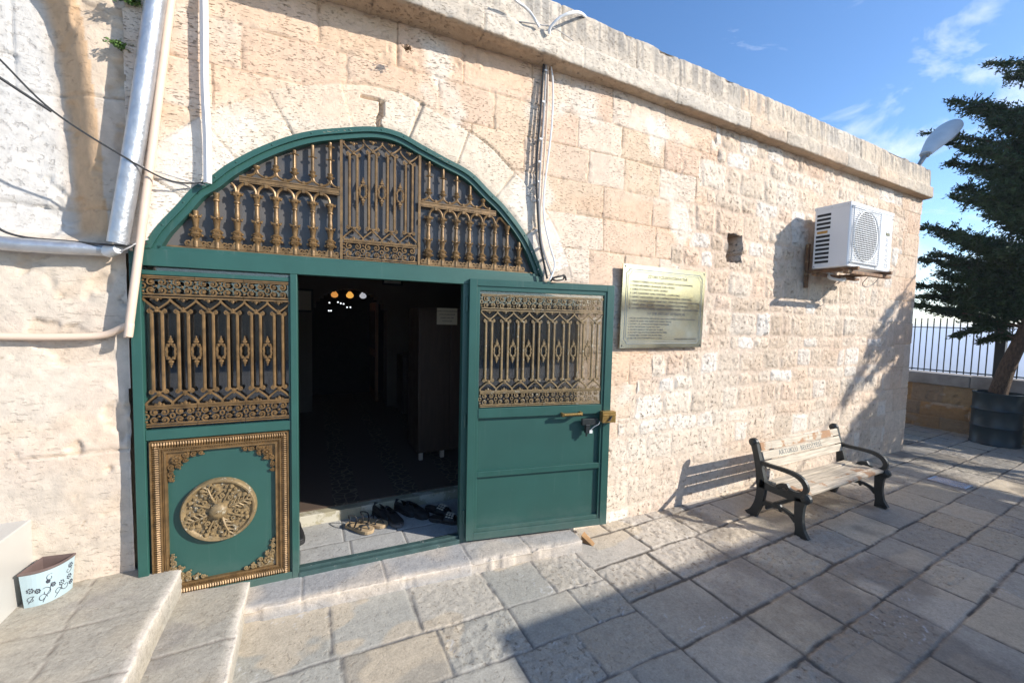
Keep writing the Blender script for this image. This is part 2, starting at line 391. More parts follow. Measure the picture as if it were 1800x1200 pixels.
STONES = [(0.68, 0.505, 0.365), (0.67, 0.465, 0.325), (0.71, 0.575, 0.455), (0.67, 0.49, 0.33), (0.63, 0.425, 0.30), (0.73, 0.62, 0.51)]
bnd = sorted([(onY(x, y, D).z, onY(x, y, D).x) for x, y in ((1262, 225), (1240, 290), (1212, 400), (1182, 470), (1150, 560), (1140, 620), (1122, 690), (1088, 760), (1066, 830), (1050, 915))])
bz = np.array([b[0] for b in bnd]); bx = np.array([b[1] for b in bnd])

bld = empty('stone_building', (0, 0, 0), label='old honey coloured limestone building with dressed blocks, rough rubble and a projecting cornice', cat='building')

def facade():
    XW = onW(223, 200).x
    xs = np.concatenate([np.arange(XW-0.03, 3.6, 0.0075), np.arange(3.6, 8.06, 0.011)]); zs = np.arange(-0.16, 3.70, 0.0085)
    X, Z = np.meshgrid(xs, zs)
    wx = X+0.035*(fbm(X*5, Z*5, 3, 3)-0.5)*2; wz = Z+0.030*(fbm(X*3.5, Z*3.5, 3, 9)-0.5)*2
    # dressed ashlar
    ea = [-0.4, 0.02, 0.33, 0.62, 0.90, 1.20, 1.48, 1.78, 2.05, 2.33, 2.60, 2.86, 3.12, 3.37, 3.9]
    wz2 = Z+0.005*(fbm(X*2, Z*2, 3, 9)-0.5)*2; wx2 = X+0.006*(fbm(X*5, Z*5, 3, 3)-0.5)*2
    ia, da, ka = lay(wx2, wz2, ea, (0.30, 0.62), 11, -1, 8.2)
    # rubble
    er = [-0.3, -0.05, 0.10, 0.34, 0.48, 0.72, 0.87, 1.10, 1.25, 1.48, 1.62, 1.88, 2.03, 2.29, 2.46, 2.62, 2.88, 3.04, 3.30, 3.46, 3.9]
    ir, dr, kr = lay(wx, wz, er, (0.12, 0.42), 23, -1, 8.2, rc=0.05)
    # corner quoins
    eq = [-0.3, 0.22, 0.53, 0.86, 1.18, 1.52, 1.83, 2.15, 2.48, 2.80, 3.12, 3.42, 3.9]
    iq, dq, kq = lay(wx2, wz2, eq, (0.34, 0.50), 37, 7.22, 8.4)
    erc = np.array([(er[i]+er[i+1])/2 for i in range(len(er)-1)])
    xb = np.interp(erc, bz, bx)[kr]+(_h(kr.astype(float), kr*0.0, 4)-0.5)*0.26
    inR = wx > xb
    qb = 7.42+(_h(kq.astype(float), kq*0.0, 8)-0.5)*0.3
    inQ = wx > qb
    # voussoirs round the arch
    m = (X > -0.9) & (X < 2.2) & (Z > 1.95)
    dist = np.full(X.shape, 9.0); sarc = np.zeros(X.shape)
    xx, zz = X[m], Z[m]; best = np.full(xx.shape, 9.0); bs_ = np.zeros(xx.shape); s0 = 0
    for i in range(0, len(aw)-1, 2):
        a = aw[i]; b = aw[min(i+2, len(aw)-1)]; ab = b-a; L = np.hypot(*ab)
        t = np.clip(((xx-a[0])*ab[0]+(zz-a[1])*ab[1])/(L*L), 0, 1)
        d = np.hypot(xx-a[0]-t*ab[0], zz-a[1]-t*ab[1]); w = d < best; best[w] = d[w]; bs_[w] = s0+t[w]*L; s0 += L
    dist[m] = best; sarc[m] = bs_
    above = Z > np.where((X > aw[0, 0]) & (X < aw[-1, 0]), arch_top(X), 2.09)
    ring = (dist < 0.27+0.02*(fbm(X*4, Z*4, 2, 5)-0.5)) & above
    vb = sarc/(s0/9.0); iv = _h(np.floor(vb), np.zeros_like(vb), 77); dv = np.minimum((vb % 1), 1-(vb % 1))*s0/9.0
    dv = np.minimum(dv, 0.27-dist)
    # height
    n1 = fbm(X*9, Z*9, 4, 31); n2 = fbm(X*30, Z*30, 3, 41); n3 = fbm(X*1.3, Z*1.3, 3, 51); st = fbm(X*22, Z*70, 3, 61)
    jointa = 1-sst(0.0015, 0.0065, da); gap = sst(0.32, 0.60, fbm(X*6, Z*6, 3, 71))
    ha = -0.007*jointa*(0.30+0.7*gap)+0.004*(n1-0.5)-0.004*sst(0.55, 0.7, st)*sst(0.4, 0.6, n3)+0.006*(rnd(ia, 3)-0.5)-0.010*sst(0.62, 0.72, n1)*sst(0.45, 0.6, n3)
    er_ = (1-sst(0.0, 0.03+0.02*rnd(ia, 9), da))*sst(0.52, 0.66, fbm(X*12, Z*12, 3, 81)); ha -= 0.006*er_
    prof = sst(0.008, 0.055, dr+0.018*(fbm(X*14, Z*14, 3, 91)-0.5))
    mort = 1-sst(0.010, 0.024, dr+0.022*(n2-0.5))
    mort *= sst(0.22, 0.45, fbm(X*3.5, Z*3.5, 3, 95))
    rel = (1-0.55*sst(1.3, 0.5, Z))*(0.75+0.5*n3)
    hr = rel*1.0*(-0.006+0.007*prof+0.011*(rnd(ir, 3)-0.42)*prof+0.016*(n1-0.5)*prof+0.008*(n2-0.5)-0.014*sst(0.58, 0.70, fbm(X*17, Z*22, 4, 97))*prof*0.5)
    jq = 1-sst(0.002, 0.008, dq)
    hq = -0.008*jq+0.008*(n1-0.5)+0.006*(rnd(iq, 3)-0.5)-0.008*sst(0.60, 0.72, n2)*sst(0.4, 0.6, n3)
    hv = -0.012*(1-sst(0.002, 0.008, dv))*(0.4+0.6*gap)+0.008*(n1-0.5)+0.010*(rnd(iv, 3)-0.5)
    h = np.where(inR, hr, ha); h = np.where(inQ, hq, h); h = np.where(ring, hv, h)
    h = h-0.010*(1-sst(0.0, 0.05, dist))*above+0.02*(n3-0.5)
    # a wide open joint by the keystone
    key = (np.abs(X-0.385-0.01*(n1-0.5)*8) < 0.014) & (Z > 2.93) & (Z < 3.13); h = np.where(key, h-0.06, h)
    key2 = (np.abs(Z-3.135) < 0.008) & (X > 0.28) & (X < 0.39); h = np.where(key2, h-0.04, h)
    # colour
    ca = pal(ia, STONES, [5, 3, 3, 3, 1.3, 1.5]); ca = (ca*0.55+np.array((0.685, 0.53, 0.40))*0.45)*(0.95+0.10*rnd(ia, 12))[..., None]
    cr_ = pal(ir, [(0.60, 0.485, 0.37), (0.64, 0.49, 0.365), (0.75, 0.70, 0.63), (0.55, 0.43, 0.32), (0.69, 0.59, 0.48), (0.63, 0.46, 0.34)], [4, 3, 2.1, 2.6, 3, 1.2]); cr_ = (cr_*0.75+np.array((0.62, 0.50, 0.385))*0.25)*(0.90+0.20*rnd(ir, 12))[..., None]
    cq = pal(iq, [(0.66, 0.50, 0.37), (0.68, 0.54, 0.42), (0.64, 0.46, 0.33)], [1, 1, 1])
    cv = pal(iv, [(0.72, 0.61, 0.48), (0.70, 0.58, 0.45), (0.74, 0.64, 0.54)], [1, 1, 1])
    mc = np.array((0.64, 0.50, 0.385)); cr_ = cr_*(1-mort[..., None])+mc*mort[..., None]
    dark = np.array((0.30, 0.20, 0.12)); dj = np.clip(jointa*(0.12+0.88*gap)*0.65+er_*0.12, 0, 1)[..., None]; ca = ca*(1-dj)+dark*dj
    dj = (jq*0.4)[..., None]; cq = cq*(1-dj)+dark*dj; dj = ((1-sst(0.002, 0.007, dv))*0.35)[..., None]; cv = cv*(1-dj)+dark*dj
    c = np.where(inR[..., None], cr_, ca); c = np.where(inQ[..., None], cq, c); c = np.where(ring[..., None], cv, c)
    # lime-washed, paler towards the ground and orange iron stains in patches
    low = (sst(1.7, 0.3, Z)*0.35+0.25*sst(0.5, 0.7, fbm(X*1.1+5, Z*1.1, 3, 7)))[..., None]; c = c*(1-low)+np.array((0.73, 0.635, 0.52))*low
    ora = (0.34*sst(0.52, 0.68, fbm(X*0.9, Z*2.6, 4, 15)))[..., None]; ora = ora*np.where(inR, 0.4, 1)[..., None]; c = c*(1-ora)+np.array((0.68, 0.43, 0.27))*ora
    wash = (0.65*sst(0.56, 0.72, fbm(X*2.6+8, Z*2.6, 4, 19)))[..., None]*np.where(inR, 0.25, 1)[..., None]; c = c*(1-wash)+np.array((0.77, 0.70, 0.60))*wash
    # browner towards the top, just under the cornice
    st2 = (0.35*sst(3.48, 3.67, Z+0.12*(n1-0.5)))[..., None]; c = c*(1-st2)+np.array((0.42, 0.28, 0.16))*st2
    rub = np.where(inR, 0.55+0.45*rnd(ir, 21), 0.0)*(1-0.7*mort*inR); rub = np.where(inQ, 0.45, rub); rub = np.where(ring, 0.12, rub)
    # the square hole
    hx0, hx1, hz0, hz1 = 3.715, 3.955, 2.375, 2.665
    wob = 0.015*(n2-0.5)*2
    hole = (X+wob > hx0) & (X+wob < hx1) & (Z+wob > hz0) & (Z+wob < hz1)
    xd = X+0.010*(n2-0.5)*2
    door = (xd > aw[0, 0]-0.004) & (xd < aw[-1, 0]+0.010) & (Z < np.maximum(arch_top(np.clip(xd, aw[0, 0], aw[-1, 0]))+0.012*(n2-0.35), 2.10))
    door |= (X < aw[0, 0]+0.03) & (Z < 2.065+0.01*n2)
    door |= X < XW-0.012+0.022*fbm(X*0+3, Z*5, 4, 23)
    op = hole | door
    cellop = op[:-1, :-1] & op[1:, 1:]
    P = np.stack([X, D+rec(X)-h, Z], -1)
    def back(v):            # the doorway reveal splays outwards behind the face; the small hole goes straight in
        o = v.copy(); dr_ = v[:, 0] < 3.0
        yt = np.where(dr_, 2.85-0.054*(v[:, 0]+0.8)+0.03, v[:, 1]+0.22); k = np.where(dr_, yt/v[:, 1], 1.0)
        o[:, 0] = v[:, 0]*k; o[:, 2] = H+(v[:, 2]-H)*k; o[:, 1] = yt; return o
    grid_mesh('wall', P, c, rub, ~cellop, M_stone, bld, rev=back)
facade()

def hole_back():
    b = MB(); b.box(3.66, 4.02, 2.865, 2.93, 2.33, 2.72); b.build('niche_back', M_occl, bld)
hole_back()

def cornice():
    # profile (y, z) from the wall face outwards, up and back over the roof
    pr = [(2.92, 3.640), (2.66, 3.640), (2.60, 3.643), (2.56, 3.647), (2.548, 3.653), (2.545, 3.69), (2.545, 3.74), (2.546, 3.785), (2.552, 3.803), (2.572, 3.812), (2.580, 3.825), (2.582, 3.86), (2.584, 3.92), (2.587, 3.98), (2.590, 4.04), (2.602, 4.072), (2.66, 4.088), (2.8, 4.092), (3.1, 4.092)]
    t = [0]; 
    for a, b_ in zip(pr, pr[1:]): t.append(t[-1]+math.hypot(a[0]-b_[0], a[1]-b_[1]))
    ts = np.concatenate([np.linspace(0, 0.20, 8)[:-1], np.linspace(0.20, 0.84, 62), np.linspace(0.86, t[-1], 12)]); xs = np.arange(-0.875, 8.075, 0.011)
    py = np.interp(ts, t, [p[0] for p in pr]); pz = np.interp(ts, t, [p[1] for p in pr])
    X, T = np.meshgrid(xs, ts); Yb = np.repeat(py[:, None], len(xs), 1); Zb = np.repeat(pz[:, None], len(xs), 1)
    up = Zb > 3.812
    rg = np.random.RandomState(5)
    def cut(w0, w1, seed):
        rg = np.random.RandomState(seed); b_ = [-1.4]
        while b_[-1] < 9: b_.append(b_[-1]+rg.uniform(w0, w1))
        b_ = np.array(b_); Xw = X+0.012*(fbm(X*8, T*8, 3, seed)-0.5)
        j = np.searchsorted(b_, Xw)-1; return _h(j.astype(float), j*0.0, seed), np.minimum(Xw-b_[j], b_[j+1]-Xw)
    i1, d1 = cut(0.55, 1.05, 3); i2, d2 = cut(0.42, 0.85, 4)
    I = np.where(up, i2, i1); Dd = np.where(up, d2, d1)
    n1 = fbm(X*7, T*9, 4, 2); n2 = fbm(X*28, T*28, 3, 6)
    h = 0.006*(I-0.5)-0.010*(1-sst(0.002, 0.010, Dd))+0.018*(n1-0.5)+0.008*(n2-0.5)
    h = h-np.where(up & (Zb > 4.02), 0.018*sst(0.50, 0.62, fbm(X*3.5, T*2, 3, 8)), 0)-np.where(np.abs(Zb-3.80) < 0.02, 0.014*sst(0.5, 0.64, fbm(X*9, T*9, 3, 9)), 0)
    edge = (Zb < 3.66) & (Yb < 2.57); h = h-np.where(edge, 0.007*sst(0.52, 0.64, fbm(X*11, T*3, 3, 10)), 0)
    front = Yb < 2.605
    P = np.stack([X, Yb-np.where(front, h, 0), Zb+np.where(front, np.where(Zb < 3.65, -0.3*h, 0.2*h), h*0.6)], -1)
    base = pal(I, [(0.60, 0.50, 0.385), (0.62, 0.54, 0.44), (0.63, 0.49, 0.36), (0.56, 0.48, 0.385)], [2, 2, 1.2, 1.2])
    # grey lichen runs down the upper course
    run = sst(0.40, 0.62, fbm(X*34, T*1.4, 4, 12))*sst(3.78, 3.98, Zb+0.06*(n1-0.5)); run = (0.78*run)[..., None]
    c = base*(1-run)+np.array((0.29, 0.265, 0.235))*run
    g2 = (0.35*sst(0.5, 0.68, fbm(X*2.2, T*5, 4, 13)))[..., None]; c = c*(1-g2)+np.array((0.38, 0.35, 0.31))*g2
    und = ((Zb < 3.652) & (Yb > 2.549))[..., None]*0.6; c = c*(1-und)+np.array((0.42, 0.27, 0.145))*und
    sp = (0.6*(1-sst(0.002, 0.007, Dd))*sst(0.45, 0.55, n1))[..., None]; c = c*(1-sp)+np.array((0.12, 0.09, 0.07))*sp
    rub = np.where(up, 0.30, 0.22)+0*X
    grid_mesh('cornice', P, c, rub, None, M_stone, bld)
    # end face
    b = MB(); poly = [(p[0], p[1]) for p in pr]+[(3.1, 3.640)]
    b.add([(8.073, y, z) for y, z in poly], [tuple(range(len(poly)))]); b.build('cornice_end', M_body, bld)
M_body = pm('rough_limestone', (0.62, 0.48, 0.34), 0.9, var=0.2, vs_=3, bump=0.8, bs=18, dist=0.01, spec=0.15)
cornice()

def body():
    b = MB()
    b.box(-4.2, 8.045, 3.0, 9.8, 3.50, 3.70)            # roof slab
    b.box(7.70, 8.045, 2.66, 9.6, -0.3, 3.50)            # east end wall
    b.box(-4.2, 7.70, 9.6, 9.8, -0.3, 3.50)               # back wall
    b.box(-4.2, 7.70, 2.89, 3.02, 3.56, 3.69)
    b.build('roof', M_body, bld)
    # wall thickness behind the outer skin, kept clear of the doorway
    b = MB(); b.box(1.82, 7.70, 2.89, 3.10, -0.1, 3.5); b.box(-4.2, -0.93, 3.09, 3.2, -0.1, 3.5); b.box(-1.02, -0.872, 3.00, 3.09, -0.05, 2.12)
    aw2 = np.array([(-0.8+u*math.cos(GR), z) for u, z in ARCS]); atop = lambda x: float(np.interp(x, aw2[:, 0], aw2[:, 1]))
    # above the arch, stepped
    for i in range(24):
        x0 = -0.80+i*(2.50/24); x1 = x0+2.50/24
        zt = max(atop(x0), atop(x1), atop((x0+x1)/2))+0.03
        b.box(x0, x1+0.0005, 2.885+0.0003*i, 3.10, max(zt, 2.12), 3.5)
    b.build('inner_wall', M_plaster, bld)
body()

# the taller wall on the left, set back a little, with the rising rib of an arch
LWY = 2.870
def lwy(z): return np.interp(z, [0.2, 2.26, 2.32], [2.915, 2.885, 2.870])
def left_wall():
    xs = np.arange(-4.3, -0.66, 0.010); zs = np.arange(-0.1, 5.6, 0.010)
    xs = np.concatenate([xs[xs < -1.6][::2], xs[xs >= -1.6]])
    X, Z = np.meshgrid(xs, zs)
    # arris of the arch: x as a function of z
    px = [(222, 900), (217, 470), (190, 428), (183, 330), (175, 230), (160, 120), (148, 50), (133, 0)]
    az = []; ax = []
    for q in px[2:][::1]:
        p = onY(q[0], q[1], LWY); az.append(p.z); ax.append(p.x)
    o = np.argsort(az); az = np.array(az)[o]; ax = np.array(ax)[o]
    az = np.append(az, [3.6, 4.2, 5.6]); ax = np.append(ax, [ax[-1]-0.17, ax[-1]-0.62, ax[-1]-2.2])
    A = np.interp(Z, az, ax); s = A-X       # >0 left of the arris
    n1 = fbm(X*6, Z*6, 4, 101); n2 = fbm(X*22, Z*22, 4, 103); n0 = fbm(X*2, Z*2, 3, 107)
    e = [-0.3, 0.45, 0.98, 1.60, 2.28, 2.86, 3.5, 4.2, 4.9, 5.8]
    i1, d1, k1 = lay(X+0.02*(n1-0.5), Z+0.03*(n1-0.5), e, (0.5, 1.1), 5, -4.6, -0.5)
    up = sst(2.08, 2.18, Z)
    ramp_ = np.where(s > 0, 0.13*sst(0.19, 0.0, s)-0.13, 0)*up   # soffit falls away left of the arris
    conc = np.where(s > 0.16, 0.03*np.sin(np.clip((s-0.16)/0.6, 0, 1)*math.pi), 0)*up
    h = ramp_+0.0*conc-0.010*(1-sst(0.002, 0.009, d1))*sst(0.4, 0.6, n0)+0.020*(n0-0.5)+0.012*(n1-0.5)+0.006*(n2-0.5)
    chip = sst(0.60, 0.70, fbm(X*8, Z*8, 4, 109)); h -= 0.016*chip*sst(0.4, 0.55, n0)
    crack = (np.abs(fbm(X*2.4, Z*2.4, 4, 111)-0.5) < 0.0022) & (fbm(X*1.1, Z*1.1, 2, 115) > 0.48); h = h-0.010*crack
    c = np.zeros(X.shape+(3,))+np.array((0.60, 0.515, 0.42)); c = c*(0.93+0.1*rnd(i1, 3))[..., None]
    yl = (0.5*sst(0.48, 0.68, fbm(X*2.2, Z*3, 4, 113)))[..., None]; c = c*(1-yl)+np.array((0.64, 0.48, 0.335))*yl
    pk = (0.4*sst(0.5, 0.7, fbm(X*3+9, Z*3, 4, 117)))[..., None]; c = c*(1-pk)+np.array((0.63, 0.49, 0.385))*pk
    jl = ((1-sst(0.001, 0.007, d1))*sst(0.35, 0.55, n0)*0.55+crack*0.5)[..., None]; jl = np.clip(jl, 0, 0.8); c = c*(1-jl)+np.array((0.24, 0.17, 0.11))*jl
    chp = (chip*sst(0.4, 0.55, n0)*0.35)[..., None]; c = c*(1-chp)+np.array((0.50, 0.37, 0.25))*chp
    soff = (sst(0.20, 0.12, s)*(s > 0)*up)[..., None]; c = c*(1-soff)+np.array((0.60, 0.40, 0.24))*soff  # brown of the grazing light on the soffit painted into the stone colour
    fr = (sst(0.14, 0.24, s)*up)[..., None]; c = c*(1-fr)+np.array((0.58, 0.55, 0.51))*fr
    ed = (sst(-0.98, -0.91, X)*sst(2.1, 1.9, Z))[..., None]*0.6; c = c*(1-ed)+np.array((0.70, 0.63, 0.54))*ed
    rub = 0.10+0.25*fr[..., 0]
    P = np.stack([X, lwy(Z)-h, Z], -1)
    w = empty('left_building', (0, 0, 0), label='pale weathered plastered wall of the taller building left of the doorway with an arch springing', cat='building')
    xe = onY(229, 650, 1.0).x*lwy(Z)+0.008*(fbm(X*0+1, Z*4, 3, 77)-0.5)
    keep = ~((X > xe) & (Z < 2.06)); kc = keep[:-1, :-1] & keep[1:, 1:]
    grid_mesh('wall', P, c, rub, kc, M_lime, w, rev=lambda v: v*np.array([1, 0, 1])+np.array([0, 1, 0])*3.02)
    b = MB(); b.box(-4.3, -0.93, 3.08, 3.25, -0.1, 5.6); b.box(-0.93, -0.62, 3.0, 3.25, 2.25, 5.6); b.build('wall_core', M_body, w)
    # rough rubble filling the crevice between the two walls
left_wall()

# ---------------------------------------------------------------- paving
def pave_near():
    xs = np.arange(-1.2, 11.3, 0.0115); ys = np.concatenate([np.arange(-0.6, 0.4, 0.02), np.arange(0.4, 3.9, 0.009)])
    X, Y = np.meshgrid(xs, ys)
    w1 = 0.012*(fbm(X*4, Y*4, 3, 201)-0.5)*2
    Xl = X+w1; Yl = Y+0.010*(fbm(X*4+7, Y*4, 3, 202)-0.5)*2
    # right-hand field: long courses that drift slightly off the wall
    Yr = Yl-0.040*(Xl-1.78)
    er = [-2.4, -1.5, -0.9, -0.5, -0.18, 0.14, 0.45, 0.77, 1.08, 1.41, 1.80, 2.16, 2.50, 3.0, 3.6, 4.2]
    ir, dr, kr = lay(Xl, Yr, er, (0.46, 0.66), 61, 1.775, 12, snap=True)
    # left-hand field
    Yll = Yl+0.04*(Xl-0.8)
    el = [-1.2, -0.55, -0.2, 0.15, 0.5, 0.83, 1.15, 1.46, 1.765, 2.09, 2.62, 3.4]
    il, dl, kl = lay(1.775-Xl, Yll, el, (0.29, 0.50), 64, 0.0, 3.2, snap=True)
    L = Xl < 1.775
    I = np.where(L, il+0.013, ir); dd = np.where(L, np.minimum(dl, 1.775-Xl), np.minimum(dr, Xl-1.775))
    n0 = fbm(X*1.5, Y*1.5, 3, 211); n1 = fbm(X*7, Y*7, 4, 212); n2 = fbm(X*28, Y*28, 4, 213)
    jw = np.where(L, 0.0055, 0.0085)*(0.5+1.1*fbm(X*2.2, Y*2.2, 2, 214))
    d2 = dd+0.008*(n2-0.5)
    g = 1-sst(jw*0.5, jw*1.7, d2)
    tilt = (rnd(I, 3)-0.5)*0.002
    rough = sst(0.45, 0.75, rnd(I, 14)+np.where((X > 1.8) & (Y > 1.0), 0.18, -0.25))
    h = tilt-0.006*g+0.002*(n1-0.5)+(0.001+0.005*rough)*(n2-0.5)*2+0.006*(n0-0.5)-0.005*rough*sst(0.58, 0.7, fbm(X*20, Y*14, 4, 215))
    Z = np.where(X > 1.5, -0.0165*(X-1.5), 0)+h
    grey = pal(I, [(0.37, 0.355, 0.31), (0.40, 0.38, 0.33), (0.34, 0.325, 0.285), (0.44, 0.40, 0.335), (0.41, 0.365, 0.295)], [3, 3, 2, 1.5, 1])
    warm = pal(I, [(0.49, 0.43, 0.345), (0.54, 0.47, 0.36), (0.45, 0.40, 0.325), (0.57, 0.475, 0.345), (0.42, 0.38, 0.315)], [3, 2, 3, 1.2, 2])
    mixw = sst(1.2, 2.0, X)[..., None]; c = grey*(1-mixw)+warm*mixw
    c = c*(0.9+0.2*rnd(I, 12))[..., None]
    # pale rubbed stone by the wall foot
    pl = (sst(1.65, 2.3, Y)*sst(1.2, 1.9, X)*sst(5.2, 3.2, X)*0.55)[..., None]; c = c*(1-pl)+np.array((0.56, 0.50, 0.43))*pl
    cb = (sst(0.62, 0.66, fbm(X*1.7+3, Y*2.4, 4, 221))*0.7)[..., None]; c = c*(1-cb)+np.array((0.55, 0.46, 0.34))*cb
    stain = (0.55*sst(0.56, 0.72, fbm(X*1.6, Y*1.6, 4, 217)))[..., None]*sst(1.5, 3.0, X)[..., None]; c = c*(1-stain)+np.array((0.16, 0.14, 0.12))*stain
    gc = np.where(L[..., None], np.array((0.17, 0.16, 0.15)), np.array((0.115, 0.10, 0.085)))
    gg = (g*(0.45+0.55*sst(0.35, 0.55, n1)))[..., None]; c = c*(1-gg)+gc*gg
    vein = (np.abs(fbm(X*2.0, Y*3.1, 4, 219)-0.5) < 0.0022) & (rnd(I, 30) > 0.55); c = np.where(vein[..., None], c*0.5+0.30, c)
    rub = 0.12+0.75*rough*(1-g)
    P = np.stack([X, Y, Z], -1)
    grid_mesh('pavement', P, c, rub, None, M_pave, None, kind='structure')
pave_near()
def ground_far():
    m = pm('terrace_paving', (0.38, 0.35, 0.32), 0.8, var=0.25, vs_=3, bump=0.3, bs=30)
    b = MB(); b.add([(-14, -26, -0.03), (1.5, -26, -0.03), (1.5, 9.5, -0.03), (-14, 9.5, -0.03), (12.2, -26, -0.21), (12.2, 9.5, -0.21)], [(0, 1, 2, 3), (1, 4, 5, 2)])
    b.build('terrace', m, kind='structure')
    m2 = pm('plain_soil', (0.22, 0.19, 0.14), 0.95, var=0.35, vs_=0.004, bump=0, spec=0.1)
    b = MB(); s = 9000; b.add([(-s, -s, -95), (s, -s, -95), (s, s, -95), (-s, s, -95)], [(0, 1, 2, 3)]); b.build('ground', m2, kind='structure')
    b = MB(); b.box(-14, 12.2, -26, 9.5, -6, -0.24); b.build('terrain', M_body, kind='structure')
ground_far()

# ---------------------------------------------------------------- steps
def slab_grid(name, poly_fn, x0, x1, y0, y1, ztop, zbot, breaks, seed, edgec, parent=None, ybreaks=(), **k):
    """a worn stone step: displaced top with rounded front edge down to zbot, drawn as one grid"""
    xs = np.arange(x0, x1+0.001, 0.009); prof_t = np.concatenate([np.linspace(0, 1, 10), np.linspace(1.0, 2.0, int((y1-y0)/0.009)+2)[1:]])
    X, T = np.meshgrid(xs, prof_t)
    yf = poly_fn(X)
    yy = np.where(T <= 1, yf, yf+(T-1)*(y1-yf)); zz = np.where(T <= 1, zbot+(ztop-zbot)*T, ztop)
    n1 = fbm(X*6, yy*6+zz*6, 4, seed); n2 = fbm(X*26, yy*26+zz*26, 3, seed+3)
    dx = np.min(np.abs(X[..., None]-np.array(list(breaks)+[99])-0.01*(n1-0.5)[..., None]), -1)
    dy = np.min(np.abs(yy[..., None]-np.array(list(ybreaks)+[99])-0.01*(n1-0.5)[..., None]), -1) if len(ybreaks) else dx*0+9
    d = np.minimum(dx, dy); g = 1-sst(0.002, 0.008, d)
    er = sst(0.5, 0.7, fbm(X*9, yy*9, 3, seed+7))
    near = np.exp(-((T-1)*(y1-yf)/0.03)**2)*(T >= 1)+(T < 1)*T**2
    z2 = zz+0.006*(n1-0.5)+0.003*(n2-0.5)-0.006*g-0.014*near*(0.4+er)*(T > 0.3); y2 = yy+np.where(T < 1.0, 0.014*(n1-0.5)+0.010*er, 0.010*(n1-0.5)*near)
    ib = np.searchsorted(np.array(sorted(breaks)), X) if len(breaks) else X*0
    base = pal(_h(ib.astype(float), ib*0.0, seed), [(0.36, 0.35, 0.34), (0.42, 0.39, 0.355), (0.39, 0.375, 0.36)], [1, 1, 1])
    e2 = (np.clip(near*1.2, 0, 1)*(0.5+0.5*sst(0.3, 0.6, n1)))[..., None]; c = base*(1-e2)+np.array(edgec)*e2
    p2 = (0.6*sst(0.48, 0.66, fbm(X*2.5, yy*2.5, 3, seed+9)))[..., None]; c = c*(1-p2)+np.array(edgec)*0.92*p2
    gg = (g*0.4)[..., None]; c = c*(1-gg)+np.array((0.2, 0.17, 0.14))*gg
    P = np.stack([X, y2, z2], -1); return grid_mesh(name, P, c, 0.15+0*X, None, M_pave, parent, **k)
st = empty('doorway_step', (0.7, 2.6, 0), label='low worn stone step with a cream chipped edge along the foot of the green doorway', cat='step')
def at0(o, root):       # parent while keeping world placement
    o.parent = root; o.location = Vector(o.location)-root.location; return o
s1 = slab_grid('tread', lambda X: 2.578-0.089*(X+0.34), -0.42, 1.84, 2.4, 3.0, 0.082, -0.03, [-0.06, 0.42, 0.98, 1.42], 301, (0.62, 0.53, 0.43)); at0(s1, st)
# stairs at the left climb to the left: edges run along Y
def side_step(name, xe, xl, ztop, zbot, yb, yf, seed, breaks, ybr):
    ts = np.concatenate([np.linspace(0, 1, 12), 1+np.linspace(0, 1, int((xe-xl)/0.011)+2)[1:]]); ys = np.arange(yf, yb, 0.011)
    T, Y = np.meshgrid(ts, ys)
    X = np.where(T <= 1, xe, xe-(T-1)*(xe-xl)); Z = np.where(T <= 1, zbot+(ztop-zbot)*T, ztop)
    n1 = fbm(X*5, Y*5+Z*5, 4, seed); n2 = fbm(X*24, Y*24+Z*20, 3, seed+3)
    near = np.exp(-((T-1)*(xe-xl)/0.025)**2)*(T >= 1)+(T < 1)*T**3
    d = np.min(np.abs(Y[..., None]-np.array(list(ybr)+[99])-0.012*(n1-0.5)[..., None]), -1)
    if len(breaks): d = np.minimum(d, np.min(np.abs(X[..., None]-np.array(breaks)-0.02*(n1-0.5)[..., None]+0.10*(Y[..., None]-2.4)), -1))
    g = (1-sst(0.002, 0.007, d))*(T > 1)
    X2 = X-0.012*(n1-0.5)*(T < 1.01)-0.008*near*sst(0.5, 0.7, n1)+0.0*T; Z2 = Z+0.008*(n1-0.5)+0.002*(n2-0.5)-0.010*near*(T > 0.5)*(0.4+n1)-0.006*g
    c = np.zeros(X.shape+(3,))+np.array((0.39, 0.36, 0.305)); w = (0.5*sst(0.45, 0.65, fbm(X*3, Y*3, 4, seed+5)))[..., None]; c = c*(1-w)+np.array((0.45, 0.39, 0.30))*w
    s_ = (0.5*sst(0.56, 0.72, fbm(X*3+4, Y*3, 4, seed+8)))[..., None]*(T > 1)[..., None]; c = c*(1-s_)+np.array((0.27, 0.25, 0.24))*s_
    e2 = (near*(T <= 1.2)*0.8)[..., None]; c = c*(1-e2)+np.array((0.68, 0.61, 0.53))*e2
    gg = (g*0.6)[..., None]; c = c*(1-gg)+np.array((0.16, 0.13, 0.11))*gg
    grid = np.stack([X2, Y, Z2], -1)
    t = empty(name, (xe, 2.3, zbot), label={'side_step': 'lower stone stair tread running up against the green panel, left of the doorway', 'stair_landing': 'broad pale stone landing slab at the far left that carries the blue flower pot'}[name], cat='step')
    o = grid_mesh('tread', grid, c, 0.2+0*X, None, M_pave, None, flip=True); at0(o, t)
side_step('side_step', -0.347, -0.70, 0.125, -0.03, 2.86, 0.9, 331, [], [2.33, 1.9, 1.5])
side_step('stair_landing', -0.684, -3.2, 0.272, 0.10, 3.02, 0.9, 341, [-1.02], [2.50, 2.1, 1.7])
mb_ = MB(); mb_.box(-2.6, -1.312, 1.75, 2.93, 0.26, 0.655)
mo = mb_.build('marble_block', M_marble, None, bevel=0.006, label='polished pale marble block at the left edge behind the blue flower pot', cat='stone block')

